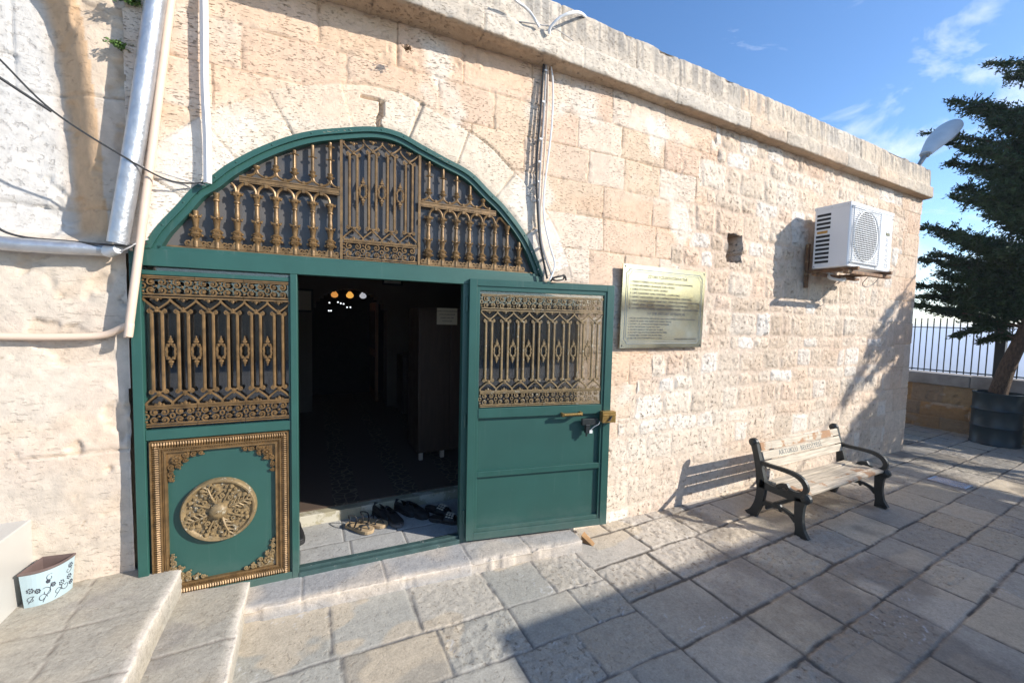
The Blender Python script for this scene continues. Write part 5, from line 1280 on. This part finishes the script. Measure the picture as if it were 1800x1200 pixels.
# ---- corner flower pot
pz = 0.272
pc = Vector((-1.285, 2.93-0.17, pz)); pc = Vector((-1.298, 2.905, pz)); 
def pot():
    e = empty('flower_pot', (-1.285, 2.695+0.10, pz), rz=R(-8), label='pale blue quarter round metal planter with dark floral scrolls beside the marble block', cat='flower pot')
    # plan: two straight sides meeting at the back corner, a curved front
    def ring(s, z):
        pts = []
        A = Vector((-0.015, -0.125)); B = Vector((0.150, -0.005+0.0)); Cn = Vector((-0.015, 0.07))
        for k in range(15):
            t = k/14; a = R(-90+90*t)
            pts.append((-0.015+0.165*math.sin(R(90*t))**0.72, 0.06-0.185*math.cos(R(90*t))**0.85))
        pts.append((-0.015, 0.06)) if False else pts.append((0.150, 0.062)) if False else pts.append((-0.015, 0.062))
        cx, cy = 0.045, 0.0
        return [Vector((cx+(x-cx)*s, cy+(y-cy)*s, z)) for x, y in pts]
    lv = [ring(0.85, 0.0), ring(0.86, 0.012), ring(0.99, 0.20), ring(1.04, 0.205), ring(1.04, 0.215), ring(0.99, 0.217), ring(0.95, 0.20), ring(0.82, 0.02)]
    b = MB(); n = len(lv[0]); vs = [v for r_ in lv for v in r_]; fs = []
    for i in range(len(lv)-1):
        for k in range(n): fs.append((i*n+k, i*n+(k+1) % n, (i+1)*n+(k+1) % n, (i+1)*n+k))
    fs.append(tuple(range(n-1, -1, -1))); fs.append(tuple((len(lv)-1)*n+k for k in range(n)))
    b.add(vs, fs)
    me_m = pm('pale_blue_tin', (0.36, 0.46, 0.49), 0.4, var=0.06, vs_=6, bump=0.1, wear=(0.35, 0.36, 0.36), wthr=0.72); rim_m = pm('pot_rim', (0.13, 0.09, 0.08), 0.6, var=0.3)
    o = b.build('body', [me_m, rim_m], e)
    o.data.polygons.foreach_set('material_index', [1 if (i//n) >= 2 else 0 for i in range(len(o.data.polygons))])
    # floral scrolls on the curved front
    b = MB()
    def on(t, z, off=0.0012):
        t = min(0.97, max(0.03, t)); s = 0.86+(0.99-0.86)*(z-0.012)/0.188; x = -0.015+0.165*math.sin(R(90*t))**0.72; y = 0.06-0.185*math.cos(R(90*t))**0.85
        nx, ny = math.sin(R(90*t))/0.165, -math.cos(R(90*t))/0.185; l_ = math.hypot(nx, ny)
        return (0.045+(x-0.045)*s+nx/l_*off, y*s+ny/l_*off, z)
    def stroke(pts, r=0.0016): b.tube([on(t, z) for t, z in pts], r, 4)
    def curl(t, z, r, a0, sg):
        stroke([(t+(r*(1-0.7*k/14)*math.cos(a0+sg*k*0.42))/0.26, z+r*(1-0.7*k/14)*math.sin(a0+sg*k*0.42)) for k in range(15)])
    def flower(t, z, r):
        for k in range(7): a = k*0.9; b.ball(on(t+r*math.cos(a)/0.26, z+r*math.sin(a)), 0.0052, 5, (1, 0.5, 1))
        b.ball(on(t, z), 0.004, 5)
    for (t, z, r, a, s) in ((0.30, 0.045, 0.026, 0, 1), (0.38, 0.075, 0.030, 2.2, -1), (0.62, 0.05, 0.022, 0, 1), (0.46, 0.155, 0.022, 1, 1), (0.86, 0.14, 0.02, 1, -1), (0.80, 0.06, 0.024, 3, 1), (0.10, 0.05, 0.02, 1, 1)): curl(t, z, r, a, s)
    for (t, z, r) in ((0.22, 0.095, 0.011), (0.10, 0.105, 0.012), (0.52, 0.105, 0.010), (0.42, 0.135, 0.008), (0.70, 0.09, 0.013), (0.88, 0.10, 0.012), (0.90, 0.165, 0.011), (0.93, 0.06, 0.010)): flower(t, z, r)
    stroke([(0.30, 0.02), (0.36, 0.05), (0.45, 0.08), (0.48, 0.12)], 0.0018); stroke([(0.55, 0.02), (0.66, 0.05), (0.72, 0.075)], 0.0018); stroke([(0.05, 0.03), (0.15, 0.07)], 0.0018)
    b.build('floral_print', pm('dark_print', (0.05, 0.055, 0.07), 0.5, bump=0), o)
    b = MB(); b.add([v+Vector((0, 0, 0)) for v in ring(0.85, 0.12)], [tuple(range(n))]); b.build('soil', M_soil, e)
    return e
pe = pot(); pe.location = (-1.258, 2.835, pz-0.004); pe.scale = (0.80, 0.80, 0.88)

# ---- pipes, ducts, cables
def wire(name, pts, r, mat, label, cat, n=8, group=None, nn=6, flat=None, parts=None):
    b = MB(); b.tube(smooth_path(pts, n), r, nn, flat=flat); return b.build(name, mat, None, smooth=True, label=label, cat=cat, group=group)
tp = onY(277, -20, 2.73); bt = onY(207, 428, 2.77)
sp_ = wire('insulated_pipe', [tp+(tp-bt)*0.4, tp, (tp+bt)/2+Vector((0.006, 0, 0)), bt], 0.043, M_silver, 'thick silver foil wrapped pipe slanting down the wall beside the white duct', 'pipe', nn=16)
wire('insulated_pipe', [onY(-60, 418, 2.83), onY(0, 427, 2.815), onY(90, 434, 2.815), onY(190, 439, 2.83)], 0.034, M_silver, 'thinner silver foil wrapped pipe running level across the left wall', 'pipe', nn=14)
b = MB(); b.tube([onY(182, 439, 2.83), onY(193, 441, 2.82), onY(200, 440, 2.80)], [0.030, 0.034, 0.026], 12); b.tube([onY(196, 440, 2.80), onY(208, 438, 2.77)], 0.022, 10)
b.build('pipe_joint', M_white, None, smooth=True, label='white taped end where the level silver pipe meets the slanting silver pipe', cat='pipe joint')
tp = onY(303, -15, 2.755); bt = onY(228, 568, 2.79)
wire('drain_pipe', [tp+(tp-bt)*0.3, tp, bt+(tp-bt)*0.04, bt, bt+Vector((-0.035, 0.03, -0.022)), onY(180, 589, 2.855), onY(100, 592, 2.855), onY(0, 591, 2.855), onY(-80, 589, 2.855)], [0.0185]*65, M_beige, 'thin beige plastic pipe bending from a slanting to a level run at left', 'pipe', n=8, nn=10)
tp = onY(358, -15, 2.75); bt = onY(365, 322, 2.75)
b = MB(); 
d0 = onY(364, 160, 2.62)
b.tube(smooth_path([tp, onY(359, 80, 2.75), onY(360, 160, 2.75), onY(364, 240, 2.75), bt], 5), 0.019, 4)
b.build('cable_duct', M_white, None, label='straight white plastic cable duct ending at the green fanlight', cat='duct')
wire('cable', [onY(-20, 90, 2.62), onY(0, 105, 2.63), onY(95, 197, 2.66), onY(225, 280, 2.71), onY(300, 318, 2.75), onY(360, 322, 2.78)], 0.0045, M_blackcable, 'thin black cable sagging diagonally across the left wall to the fanlight', 'cable')
wire('cable', [onY(-20, 122, 2.62), onY(0, 137, 2.63), onY(90, 196, 2.66)], 0.007, M_blackcable, 'short thick black strand at the upper left standing in for the shadow of the thin diagonal cable', 'cable')  # dark strand laid where the thin cable throws its shadow
wire('cable', [onY(220, 260, 2.76), onY(250, 292, 2.77), onY(290, 306, 2.78), onY(330, 318, 2.78), onY(362, 326, 2.77)], 0.003, M_cable, 'thin grey wire hanging loose from the silver pipe to the foot of the white duct', 'cable')
wire('cable', [onY(-10, 395, 2.815), onY(10, 408, 2.815), onY(50, 418, 2.82), onY(120, 424, 2.82), onY(215, 432, 2.76), onY(258, 428, 2.80)], 0.006, M_blackcable, 'black cable lying along the level silver pipe', 'cable')
wire('cable', [onY(205, 445, 2.78), onY(225, 436, 2.76), onY(245, 425, 2.78), onY(262, 420, 2.82)], 0.004, M_cable, 'grey wire looping from the taped pipe joint behind the beige pipe', 'cable')
Yc = 2.655
for pts, r, m, lb in (
    ([(957, 96), (950, 200), (943, 300), (947, 400), (952, 440), (962, 490)], 0.0085, M_blackcable, 'black cable of the vertical bundle right of the fanlight'),
    ([(961, 96), (956, 200), (948, 330), (950, 410), (958, 450), (973, 492)], 0.0075, M_cable, 'grey inner cable of the vertical bundle right of the fanlight'),
    ([(963, 98), (962, 190), (953, 330), (950, 380), (954, 430), (975, 492)], 0.0065, M_beige, 'cream cable of the vertical bundle right of the fanlight'),
    ([(966, 100), (972, 150), (969, 230), (957, 330), (956, 380), (966, 430), (975, 465), (966, 493)], 0.0065, M_white, 'outermost white cable bulging away from the vertical bundle')):
    wire('cable', [onY(x, y, Yc-0.004*i_) for i_, (x, y) in enumerate(pts)], r, m, lb, 'cable')
ORD = ('topmost', 'second', 'third', 'fourth', 'fifth', 'sixth', 'seventh', 'eighth', 'lowest')
for k, (x, y) in enumerate(((958, 125), (954, 180), (949, 245), (947, 285), (946, 320), (945, 352), (947, 405), (951, 435), (957, 455))):
    b = MB(); b.box(-0.008, 0.014, -0.012, 0.035, -0.005, 0.006); b.build('cable_clip', M_white, None, loc=onY(x, y, Yc), label=ORD[k]+' small white clip'+('' if k in (0, 8) else ' from the top')+' holding the vertical cable bundle to the wall', cat='clip', group='clips on the vertical cable bundle')
wire('conduit', [onY(895, -12, 2.485), onY(908, 2, 2.505), onY(930, 20, 2.515), onY(948, 48, 2.525)], 0.0095, M_white, 'white cable dropping over the parapet towards the cornice joint', 'cable', nn=8)
wire('conduit', [onY(965, 60, 2.525), onY(968, 48, 2.505), onY(985, 31, 2.465), onY(1008, 22, 2.445), onY(1022, 24, 2.535), onY(1032, 34, 2.645)], 0.0105, M_white, 'white corrugated conduit arching over the top of the parapet', 'conduit', nn=8)
wire('cable', [onY(910, 38, 2.585), onY(950, 44, 2.535), onY(975, 50, 2.535), onY(1008, 72, 2.565)], 0.004, M_cable, 'thin grey wire crossing the parapet at the cable joint', 'cable')
b = MB(); p = onY(985, 488, 2.56)
b.tube(smooth_path([onY(968, 494, 2.56), onY(974, 488, 2.53), onY(984, 486, 2.52), onY(992, 484, 2.54), onY(995, 492, 2.55)], 5), 0.007, 6)
b.tube(smooth_path([onY(972, 492, 2.56), onY(980, 493, 2.54), onY(990, 491, 2.55), onY(991, 486, 2.57)], 5), 0.006, 6)
b.build('cable_tail', M_blackcable, None, smooth=True, label='tangled black cable ends lying on top of the open green leaf', cat='cable')

# ---- floodlight on the parapet end
lp = onY(1617, 287, 2.95)
lamp = empty('street_lamp', lp, label='white cobra head street lamp on a short grey arm rising above the parapet end', cat='street lamp')
def lamp_build():
    a = onY(1617, 290, 2.95)-lp; c = onY(1627, 272, 2.95)-lp; tip = onY(1680, 214, 2.95)-lp
    b = MB(); b.tube([(a.x-0.10, a.y, -0.42), (a.x-0.02, 0, -0.02), (c.x, 0, c.z)], [0.030, 0.030, 0.034], 10); b.build('arm', pm('galvanised', (0.30, 0.29, 0.27), 0.5, metal=0.5), lamp, smooth=True)
    ax = (tip-c); L = ax.length; ax.normalize(); side = Vector((0.25, -0.97, 0)); side = (side-ax*side.dot(ax)).normalized(); up = side.cross(ax)
    if up.dot(Vector((-1, 0, 0.6))) < 0: up = -up
    rows = []; b = MB(); vs = []; n = 14; m = 16
    for i in range(n+1):
        t = i/n; w = 0.080+0.100*math.sin(min(1, t/0.62)*math.pi/2)**1.2; w *= math.sqrt(max(0.0, 1-max(0, (t-0.62)/0.38)**2.2)); w = max(w, 0.004)
        hh = w*0.75
        for k in range(m):
            a_ = 2*math.pi*k/m; r_up = hh*(0.95 if math.sin(a_) > 0 else 0.42)
            vs.append(c+ax*(L*t)+side*(w*math.cos(a_))+up*(r_up*math.sin(a_)))
    fs = [(i*m+k, i*m+(k+1) % m, (i+1)*m+(k+1) % m, (i+1)*m+k) for i in range(n) for k in range(m)]+[tuple(range(m-1, -1, -1)), tuple(n*m+k for k in range(m))]
    b.add(vs, fs); b.build('housing', M_lamp, lamp, smooth=True)
    b = MB(); vs = []
    for i in range(9):
        t = 0.40+0.50*i/8; w = 0.15*math.sqrt(max(0.05, 1-abs((i-4)/4.4)**2.5))
        for k in range(7): a_ = math.pi+math.pi*k/6; vs.append(c+ax*(L*t)+side*(w*math.cos(a_))+up*(-0.055+0.075*math.sin(a_)*math.sin(math.pi*(i+0.5)/9)))
    b.add(vs, [(i*7+k, i*7+k+1, (i+1)*7+k+1, (i+1)*7+k) for i in range(8) for k in range(6)]); b.build('lens', pm('clouded_lens', (0.48, 0.49, 0.49), 0.5, bump=0), lamp, smooth=True)
    b = MB(); b.box(-0.05, 0.05, -0.035, 0.035, -0.04, 0.03); o = b.build('clamp', pm('clamp', (0.36, 0.35, 0.33), 0.5, metal=0.4), lamp, bevel=0.006); o.location = c-ax*0.02; o.rotation_euler = ax.to_track_quat('Z', 'Y').to_euler()
lamp_build()

# ---- parapet wall, railing, drum planter and drain at the far end of the terrace
def stones_wall():
    ys = np.arange(-6, 7.0, 0.02); zs = np.arange(-0.3, 0.70, 0.015); Y, Z = np.meshgrid(ys, zs)
    i1, d1, k1 = lay(Y+0.01*(fbm(Y*5, Z*5, 3, 3)-0.5), Z, [-0.4, 0.08, 0.34, 0.9], (0.4, 0.75), 71, -6, 7)
    n1 = fbm(Y*6, Z*6, 4, 5); n2 = fbm(Y*25, Z*25, 3, 6); h = -0.012*(1-sst(0.003, 0.015, d1))+0.012*(n1-0.5)+0.006*(n2-0.5)-0.015*sst(0.6, 0.7, n1)
    c = pal(i1, [(0.46, 0.27, 0.12), (0.42, 0.29, 0.16), (0.50, 0.30, 0.13), (0.36, 0.26, 0.17)], [1, 1, 1, 1])
    w = (0.5*sst(0.60, 0.66, fbm(Y*5, Z*9, 4, 9)))[..., None]; c = c*(1-w)+np.array((0.50, 0.44, 0.36))*w; dk = (0.5*sst(0.35, 0.0, Z))[..., None]; c = c*(1-dk)+np.array((0.18, 0.14, 0.11))*dk
    P = np.stack([10.66-h, Y, Z], -1); e = empty('parapet_wall', (10.75, 2, -0.15), label='low ochre stone parapet wall with grey coping closing the terrace beyond the corner', cat='wall')
    put(grid_mesh('face', P, c, 0.4+0*Y, None, M_stone, None, flip=True), e)
    b = MB(); b.box(10.68, 11.05, -6, 7, -0.3, 0.69)
    put(b.build('core', M_body, None), e)
    for i in range(12):
        y0 = -6+i*1.083; b = MB(); b.box(10.60+0.006*(i % 3), 11.10, y0+0.004, y0+1.079, 0.695, 0.905+0.012*(i % 2)); put(b.build('coping', pm('coping_stone', (0.34, 0.31, 0.28), 0.85, var=0.3, vs_=5, bump=0.6, bs=20) if i == 0 else bpy.data.materials['coping_stone'], None, bevel=0.015), e)
stones_wall()
def railing():
    e = empty('railing', (10.72, 2, 0.9), label='black iron railing of thin upright bars on top of the far parapet', cat='railing')
    b = MB(); b.box(10.71, 10.74, -5, 6.6, 0.955, 0.975); b.box(10.705, 10.745, -5, 6.6, 1.775, 1.790); o = b.build('rail', M_iron, None); put(o, e)
    proto = None; y = 6.5
    while y > -3.0:
        if proto is None:
            b = MB(); b.tube([(0, 0, 0.03), (0, 0, 1.06)], 0.0095, 5); proto = b.build('bar', M_iron, None); o = proto; o.parent = e
        else: o = proto.copy(); COL.objects.link(o); o.parent = e
        o.location = (0.005, y-2, 0); y -= 0.0885
    for y in (2.36, -0.5): b = MB(); b.box(10.66, 10.78, y-0.055, y+0.055, 0.90, 1.80); put(b.build('post', M_iron, None, bevel=0.004), e)
railing()
def drum():
    c = Vector((10.22, 2.235, gz(10.2))); e = empty('drum_planter', c, label='dark blue black oil drum reused as a planter around the leaning tree trunk', cat='planter')
    b = MB(); pr = [(0.001, 0.0), (0.285, 0.0), (0.292, 0.008), (0.292, 0.02), (0.283, 0.03)]
    for zc in (0.30, 0.58): pr += [(0.283, zc-0.03), (0.288, zc-0.018), (0.297, zc), (0.288, zc+0.018), (0.283, zc+0.03)]
    pr += [(0.283, 0.83), (0.292, 0.84), (0.293, 0.86), (0.284, 0.866), (0.276, 0.86), (0.272, 0.78), (0.001, 0.78)]
    b.lathe(pr, 36); b.build('barrel', M_drum, e, smooth=True)
    b = MB(); b.lathe([(0.001, 0.815), (0.15, 0.81), (0.274, 0.79)], 20); b.build('soil', M_soil, e)
drum()
b = MB()
for i in range(9): b.box(-0.20+i*0.045, -0.178+i*0.045, -0.20, 0.20, -0.02, 0.004)
b.box(-0.23, -0.20, -0.23, 0.23, -0.02, 0.006); b.box(0.205, 0.235, -0.23, 0.23, -0.02, 0.006); b.box(-0.20, 0.205, 0.20, 0.23, -0.02, 0.006); b.box(-0.20, 0.205, -0.23, -0.20, -0.02, 0.006)
o = b.build('drain_grate', pm('grate_steel', (0.55, 0.57, 0.66), 0.18, metal=0.8), None, bevel=0.002, label='small shiny steel drain grate set in the paving beyond the bench', cat='drain cover'); o.location = (6.80, 1.80, gz(6.80)+0.016); o.scale = (0.52, 0.70, 1)
o.rotation_euler = (0, R(0.9), 0)
# something black just round the corner: end of a second bench
e2 = empty('park_bench', (9.35, 3.0, gz(9.3)), rz=R(90), label='black cast iron end of another bench peeping out behind the building corner', cat='bench')
b = MB()
def rb2(path, w): ribbon(b, path, w, -0.03, 0.03)
rb2([(0.21, 0.0), (0.17, 0.06), (0.14, 0.15), (0.12, 0.26), (0.13, 0.36), (0.15, 0.46), (0.18, 0.60), (0.21, 0.72)], [0.085, 0.055, 0.052, 0.056, 0.060, 0.048, 0.042, 0.06])
rb2([(-0.235, 0.0), (-0.218, 0.07), (-0.205, 0.16), (-0.204, 0.26), (-0.212, 0.335)], [0.088, 0.052, 0.048, 0.054, 0.070]); rb2([(0.135, 0.345), (0.05, 0.330), (-0.05, 0.326), (-0.15, 0.332), (-0.235, 0.350)], [0.060, 0.046, 0.044, 0.050, 0.050])
b.build('end_frame', M_iron, e2, bevel=0.004)
for i, (y, z) in enumerate(((0.06, 0.366), (-0.03, 0.362), (-0.115, 0.366), (-0.20, 0.374), (0.19, 0.66), (0.165, 0.585))):
    b = MB(); b.box(-1.4, 0.01, y-0.036, y+0.036, z-0.01, z+0.01) if i < 4 else b.box(-1.4, 0.01, y-0.01, y+0.01, z-0.035, z+0.035); b.build('slat', W2, e2, bevel=0.004)
e2.location = (9.30, 3.28, gz(9.3)); e2.rotation_euler = (0, 0, R(-90))

# ---- small weeds growing from the joints
def weed(name, p, r, n, mat, label, up=0.5, seed=1, cat='plant'):
    rg = random.Random(seed); b = MB(); p = Vector(p)
    for i in range(n):
        a = rg.uniform(0, 6.28); d = Vector((math.cos(a)*rg.uniform(0.3, 1), -rg.uniform(0.2, 1), rg.uniform(-0.6, 1)*up-0.1)).normalized(); L = r*rg.uniform(0.4, 1.0)
        q = p+d*L; b.tube([p, p+d*L*0.5+Vector((0, 0, 0.01)), q], 0.0012, 3)
        for k in range(4):
            c = p+d*L*(0.4+0.2*k)+Vector((rg.uniform(-1, 1), rg.uniform(-1, 1), rg.uniform(-1, 1)))*r*0.14; s = r*rg.uniform(0.10, 0.18)
            u = Vector((rg.uniform(-1, 1), rg.uniform(-1, 0.3), rg.uniform(-1, 1))).normalized(); v = u.orthogonal().normalized(); w = u.cross(v)
            b.add([c-v*s, c+w*s*0.6, c+v*s, c-w*s*0.6], [(0, 1, 2, 3)])
    return b.build(name, mat, None, label=label, cat=cat)
weed('weed', onY(212, 84, 2.84), 0.065, 34, M_weed, 'small green weed hanging in the crevice left of the silver pipe', seed=2)
weed('weed', onY(230, 6, 2.82), 0.085, 40, M_weed, 'leafy green weed at the very top of the crevice behind the silver pipe', seed=3)
weed('weed', onY(714, 88, 2.64), 0.045, 26, M_dry, 'dry brown weed growing from a joint above the fanlight', seed=4)

# ================================================================== TREE, FAR BUILDINGS, HAZE
def tree(name, base, top, sprays, n_fill, seed, label, fill_c, fill_r, leafy=1.0, z0=0.7, r0=0.115, copies=None):
    rg = np.random.RandomState(seed); e = empty(name, base, label=label, cat='tree'); base = Vector(base)
    tr = MB(); path = [base+Vector(v) for v in top]; sm = smooth_path(path, 6)
    tr.tube(sm, [r0*(1-0.80*i/(len(sm)-1)) for i in range(len(sm))], 12)
    V = []; LF = []
    def branch(p0, p1, r, droop=0.0, seedk=0):
        mid = (p0+p1)/2+Vector((rg.uniform(-.1, .1), rg.uniform(-.1, .1), rg.uniform(0.02, 0.22)))
        pts = smooth_path([p0, mid, p1], 6); tr.tube(pts, [r*(1-0.85*i/(len(pts)-1)) for i in range(len(pts))], 5)
        return pts
    def trunk_at(z):
        for a, b_ in zip(sm, sm[1:]):
            if a.z <= z <= b_.z: return a+(b_-a)*((z-a.z)/(b_.z-a.z+1e-9))
        return sm[-1]
    def foliage(pts, w0, dens):
        # flat drooping sprays of little scale-leaf twigs set along the branch
        tot = len(pts)
        for i in range(tot-1):
            t = i/(tot-1)
            if t < 0.14: continue
            ww = w0*(0.35+0.85*math.sin(math.pi*min(1, t*0.93+0.05))) ; k = int(dens*ww*26)+1
            for _ in range(k):
                s = pts[i]+(pts[i+1]-pts[i])*rg.rand(); ax = (pts[i+1]-pts[i]).normalized()
                sd = Vector((rg.normal(), rg.normal(), rg.normal()*0.45)).normalized(); d = (ax*0.75+sd).normalized(); L = ww*rg.uniform(0.35, 1.0)
                q = s+d*L+Vector((0, 0, -0.12*L)); V.append((s, q))
                m = int(8+L*60)
                for j in range(m):
                    u = (j+rg.rand())/m; c = s+(q-s)*u; LF.append((c.x, c.y, c.z, d.x, d.y, d.z, 0.050*(1-0.55*u)+0.014, L))
    for (tx, ty, tz, w, zs) in sprays:
        p1 = Vector((tx, ty, tz)); p0 = trunk_at(zs); foliage(branch(p0, p1, 0.022+0.01*rg.rand()), w, leafy)
    def shade_ok(p):      # keep the crown's shape to what its shadow on the wall shows
        wx = p.x-1.12*(2.65-p.y); wz = p.z-0.75*(2.65-p.y)
        return not (wx < 8.25 and wz > -0.35 and (wx < 6.15 or wz > np.interp(wx, [6.1, 6.7, 7.2, 8.2], [0.6, 1.75, 2.0, 2.3])))
    for _ in range(n_fill):
        v = Vector((rg.normal(), rg.normal(), rg.normal())).normalized()*rg.uniform(0.75, 1.0)
        p1 = Vector(fill_c)+Vector((v.x*fill_r[0], v.y*fill_r[1], v.z*fill_r[2])); zs = min(max(p1.z-0.5*rg.uniform(0.3, 1.4), base.z+z0+0.5), sm[-1].z); (foliage(branch(trunk_at(zs), p1, 0.022), 0.34, leafy) if shade_ok(p1) else None)
    o = tr.build('trunk', M_bark, None, smooth=True); put(o, e)
    b = MB()
    A = np.array(LF)
    wx = A[:, 0]-1.12*(2.65-A[:, 1]); wz = A[:, 2]-0.75*(2.65-A[:, 1])
    A = A[~((wx < 8.25) & (wz > -0.3) & ((wx < 6.15) | (wz > np.interp(wx, [6.1, 6.7, 7.2, 8.2], [0.7, 1.9, 2.1, 2.4]))))]; N = len(A); rr = rg
    C_ = A[:, :3]; Dv = A[:, 3:6]; sz = A[:, 6:7]
    off = rr.normal(size=(N, 3))*np.array([[0.022, 0.022, 0.018]]); C_ = C_+off
    u = Dv*0.8+rr.normal(size=(N, 3))*0.55; u /= np.linalg.norm(u, axis=1, keepdims=True); v = np.cross(u, rr.normal(size=(N, 3))); v /= np.linalg.norm(v, axis=1, keepdims=True)
    s1 = sz*rr.uniform(0.6, 1.15, size=(N, 1)); s2 = s1*0.30
    Q = np.stack([C_-u*s1*0.4, C_+v*s2, C_+u*s1, C_-v*s2], 1).reshape(-1, 3)
    me = bpy.data.meshes.new('crown'); me.vertices.add(len(Q)); me.vertices.foreach_set('co', Q.astype(np.float32).ravel()); me.loops.add(N*4); me.loops.foreach_set('vertex_index', np.arange(N*4, dtype=np.int32)); me.polygons.add(N); me.polygons.foreach_set('loop_start', np.arange(N, dtype=np.int32)*4); me.update(calc_edges=True)
    cr_ = link('crown', me, M_leaf); put(cr_, e)
    tw = MB()
    for s, q in V[::3]: tw.tube([s, q], [0.004, 0.0015], 3, cap=False)
    put(tw.build('twigs', M_bark, None), cr_)
    print('tree', name, N)
    return e
TX = 10.25
def sx_(px, py, X): p = onX(px, py, X); return (p.x, p.y, p.z)
sp = []
for px, py, X, w, zs in ((1742, 112, 10.6, .22, 5.2), (1765, 135, 10.9, .26, 5.0), (1668, 178, 10.1, .24, 4.4), (1700, 190, 10.4, .28, 4.4), (1745, 215, 9.9, .28, 4.2), (1620, 232, 10.3, .16, 3.9), (1655, 245, 10.5, .20, 3.9), (1668, 285, 10.0, .30, 3.5), (1700, 262, 9.7, .26, 3.6), (1735, 300, 10.6, .30, 3.4), (1690, 330, 9.8, .30, 3.1), (1675, 345, 10.6, .24, 3.0), (1740, 375, 9.9, .30, 3.0),
                         (1622, 398, 10.0, .26, 2.5), (1650, 410, 10.5, .26, 2.6), (1690, 420, 9.7, .30, 2.5), (1640, 445, 10.6, .26, 2.3), (1612, 455, 10.3, .24, 2.2), (1605, 500, 10.0, .26, 2.0), (1620, 520, 10.6, .26, 2.0), (1655, 480, 9.9, .32, 2.1), (1700, 470, 10.6, .34, 2.2), (1612, 535, 10.2, .20, 1.8), (1645, 545, 10.5, .22, 1.8), (1690, 530, 9.9, .26, 1.9), (1740, 500, 10.3, .34, 2.2), (1672, 590, 10.0, .12, 1.6), (1700, 585, 10.2, .12, 1.6), (1780, 440, 9.7, .34, 2.4), (1770, 540, 10.4, .26, 2.0), (1790, 250, 10.5, .4, 3.6), (1780, 330, 10.0, .4, 3.2), (1790, 400, 10.5, .4, 2.9), (1730, 430, 10.1, .34, 2.5)):
    x, y, z = sx_(px, py, X); sp.append((x, y, z, w*1.08, zs)); sp.append((x+0.45, y-0.22, z-0.10, w*0.9, zs))
_rg = random.Random(12)
for k in range(13):
    wx, wz, t = _rg.uniform(6.6, 8.3), _rg.uniform(-0.1, 1.5), _rg.uniform(2.5, 3.5); sp.append((wx+1.12*t, 2.65-t, max(1.4, wz+0.75*t), 0.26, min(5.5, max(1.9, wz+0.75*t-0.3))))
tree('cypress_tree', (TX, 2.25, 0.70), [(0, 0, 0), (0.03, -0.07, 0.45), (0.05, -0.20, 1.0), (0.05, -0.35, 1.7), (0.1, -0.55, 2.8), (0.15, -0.7, 4.2), (0.2, -0.8, 6.2)], sp, 46, 5,
     'dark green conifer with a leaning bare trunk growing out of the oil drum', (10.6, 0.35, 3.6), (1.4, 2.1, 2.9), leafy=1.35)
tree('cypress_tree', (11.6, -3.6, -0.1), [(0, 0, 0), (0, 0.05, 1.2), (0, 0, 2.6), (0.1, 0.1, 4.4)], [], 40, 9,
     'second dark conifer standing on the terrace beyond the right edge', (11.5, -3.2, 3.3), (1.7, 2.4, 1.9), leafy=0.7)

# flat roofed shelter on posts across the terrace, behind the photographer: its roof throws the broad shade
def shelter():
    e = empty('shelter', (6.9, -4.5, 0), label='open shelter with a thick brown flat roof on posts whose roof throws the broad shade', cat='shelter')
    x0, x1, y0, y1 = 4.27, 9.60, -7.5, -1.08
    b = MB(); b.box(x0, x1, y0, y1, 1.88, 2.255); put(b.build('roof', M_occl, None, bevel=0.01), e)
    for x in (x0+0.25, (x0+x1)/2, x1-0.25):
        for y in (y0+0.25, y1-0.25): b = MB(); b.box(x-0.06, x+0.06, y-0.06, y+0.06, -0.15, 1.879); put(b.build('post', M_iron, None, bevel=0.006), e)
shelter()
def yard_wall():
    b = MB(); b.box(-14, 5.6, -12.2, -11.9, -0.1, 2.3); b.box(-14, 5.6, -12.3, -11.8, 2.3, 2.42)
    b.build('yard_wall', M_body, None, bevel=0.01, label='plain pale stone yard wall far behind the photographer', cat='wall')
yard_wall()

# air over the plain
hz = MB(); hz.box(-9500, 9500, -9500, 9500, -96.5, 9.0)
vm = bpy.data.materials.new('haze_air'); vm.use_nodes = True; vn_ = vm.node_tree.nodes; vl = vm.node_tree.links; vn_.clear()
vo = vn_.new('ShaderNodeOutputMaterial'); pv = vn_.new('ShaderNodeVolumePrincipled'); pv.inputs['Density'].default_value = 0.0011; pv.inputs['Color'].default_value = (0.72, 0.82, 1.0, 1); pv.inputs['Anisotropy'].default_value = 0.2
vl.new(pv.outputs[0], vo.inputs['Volume'])
ho = hz.build('haze', vm, None, kind='stuff')
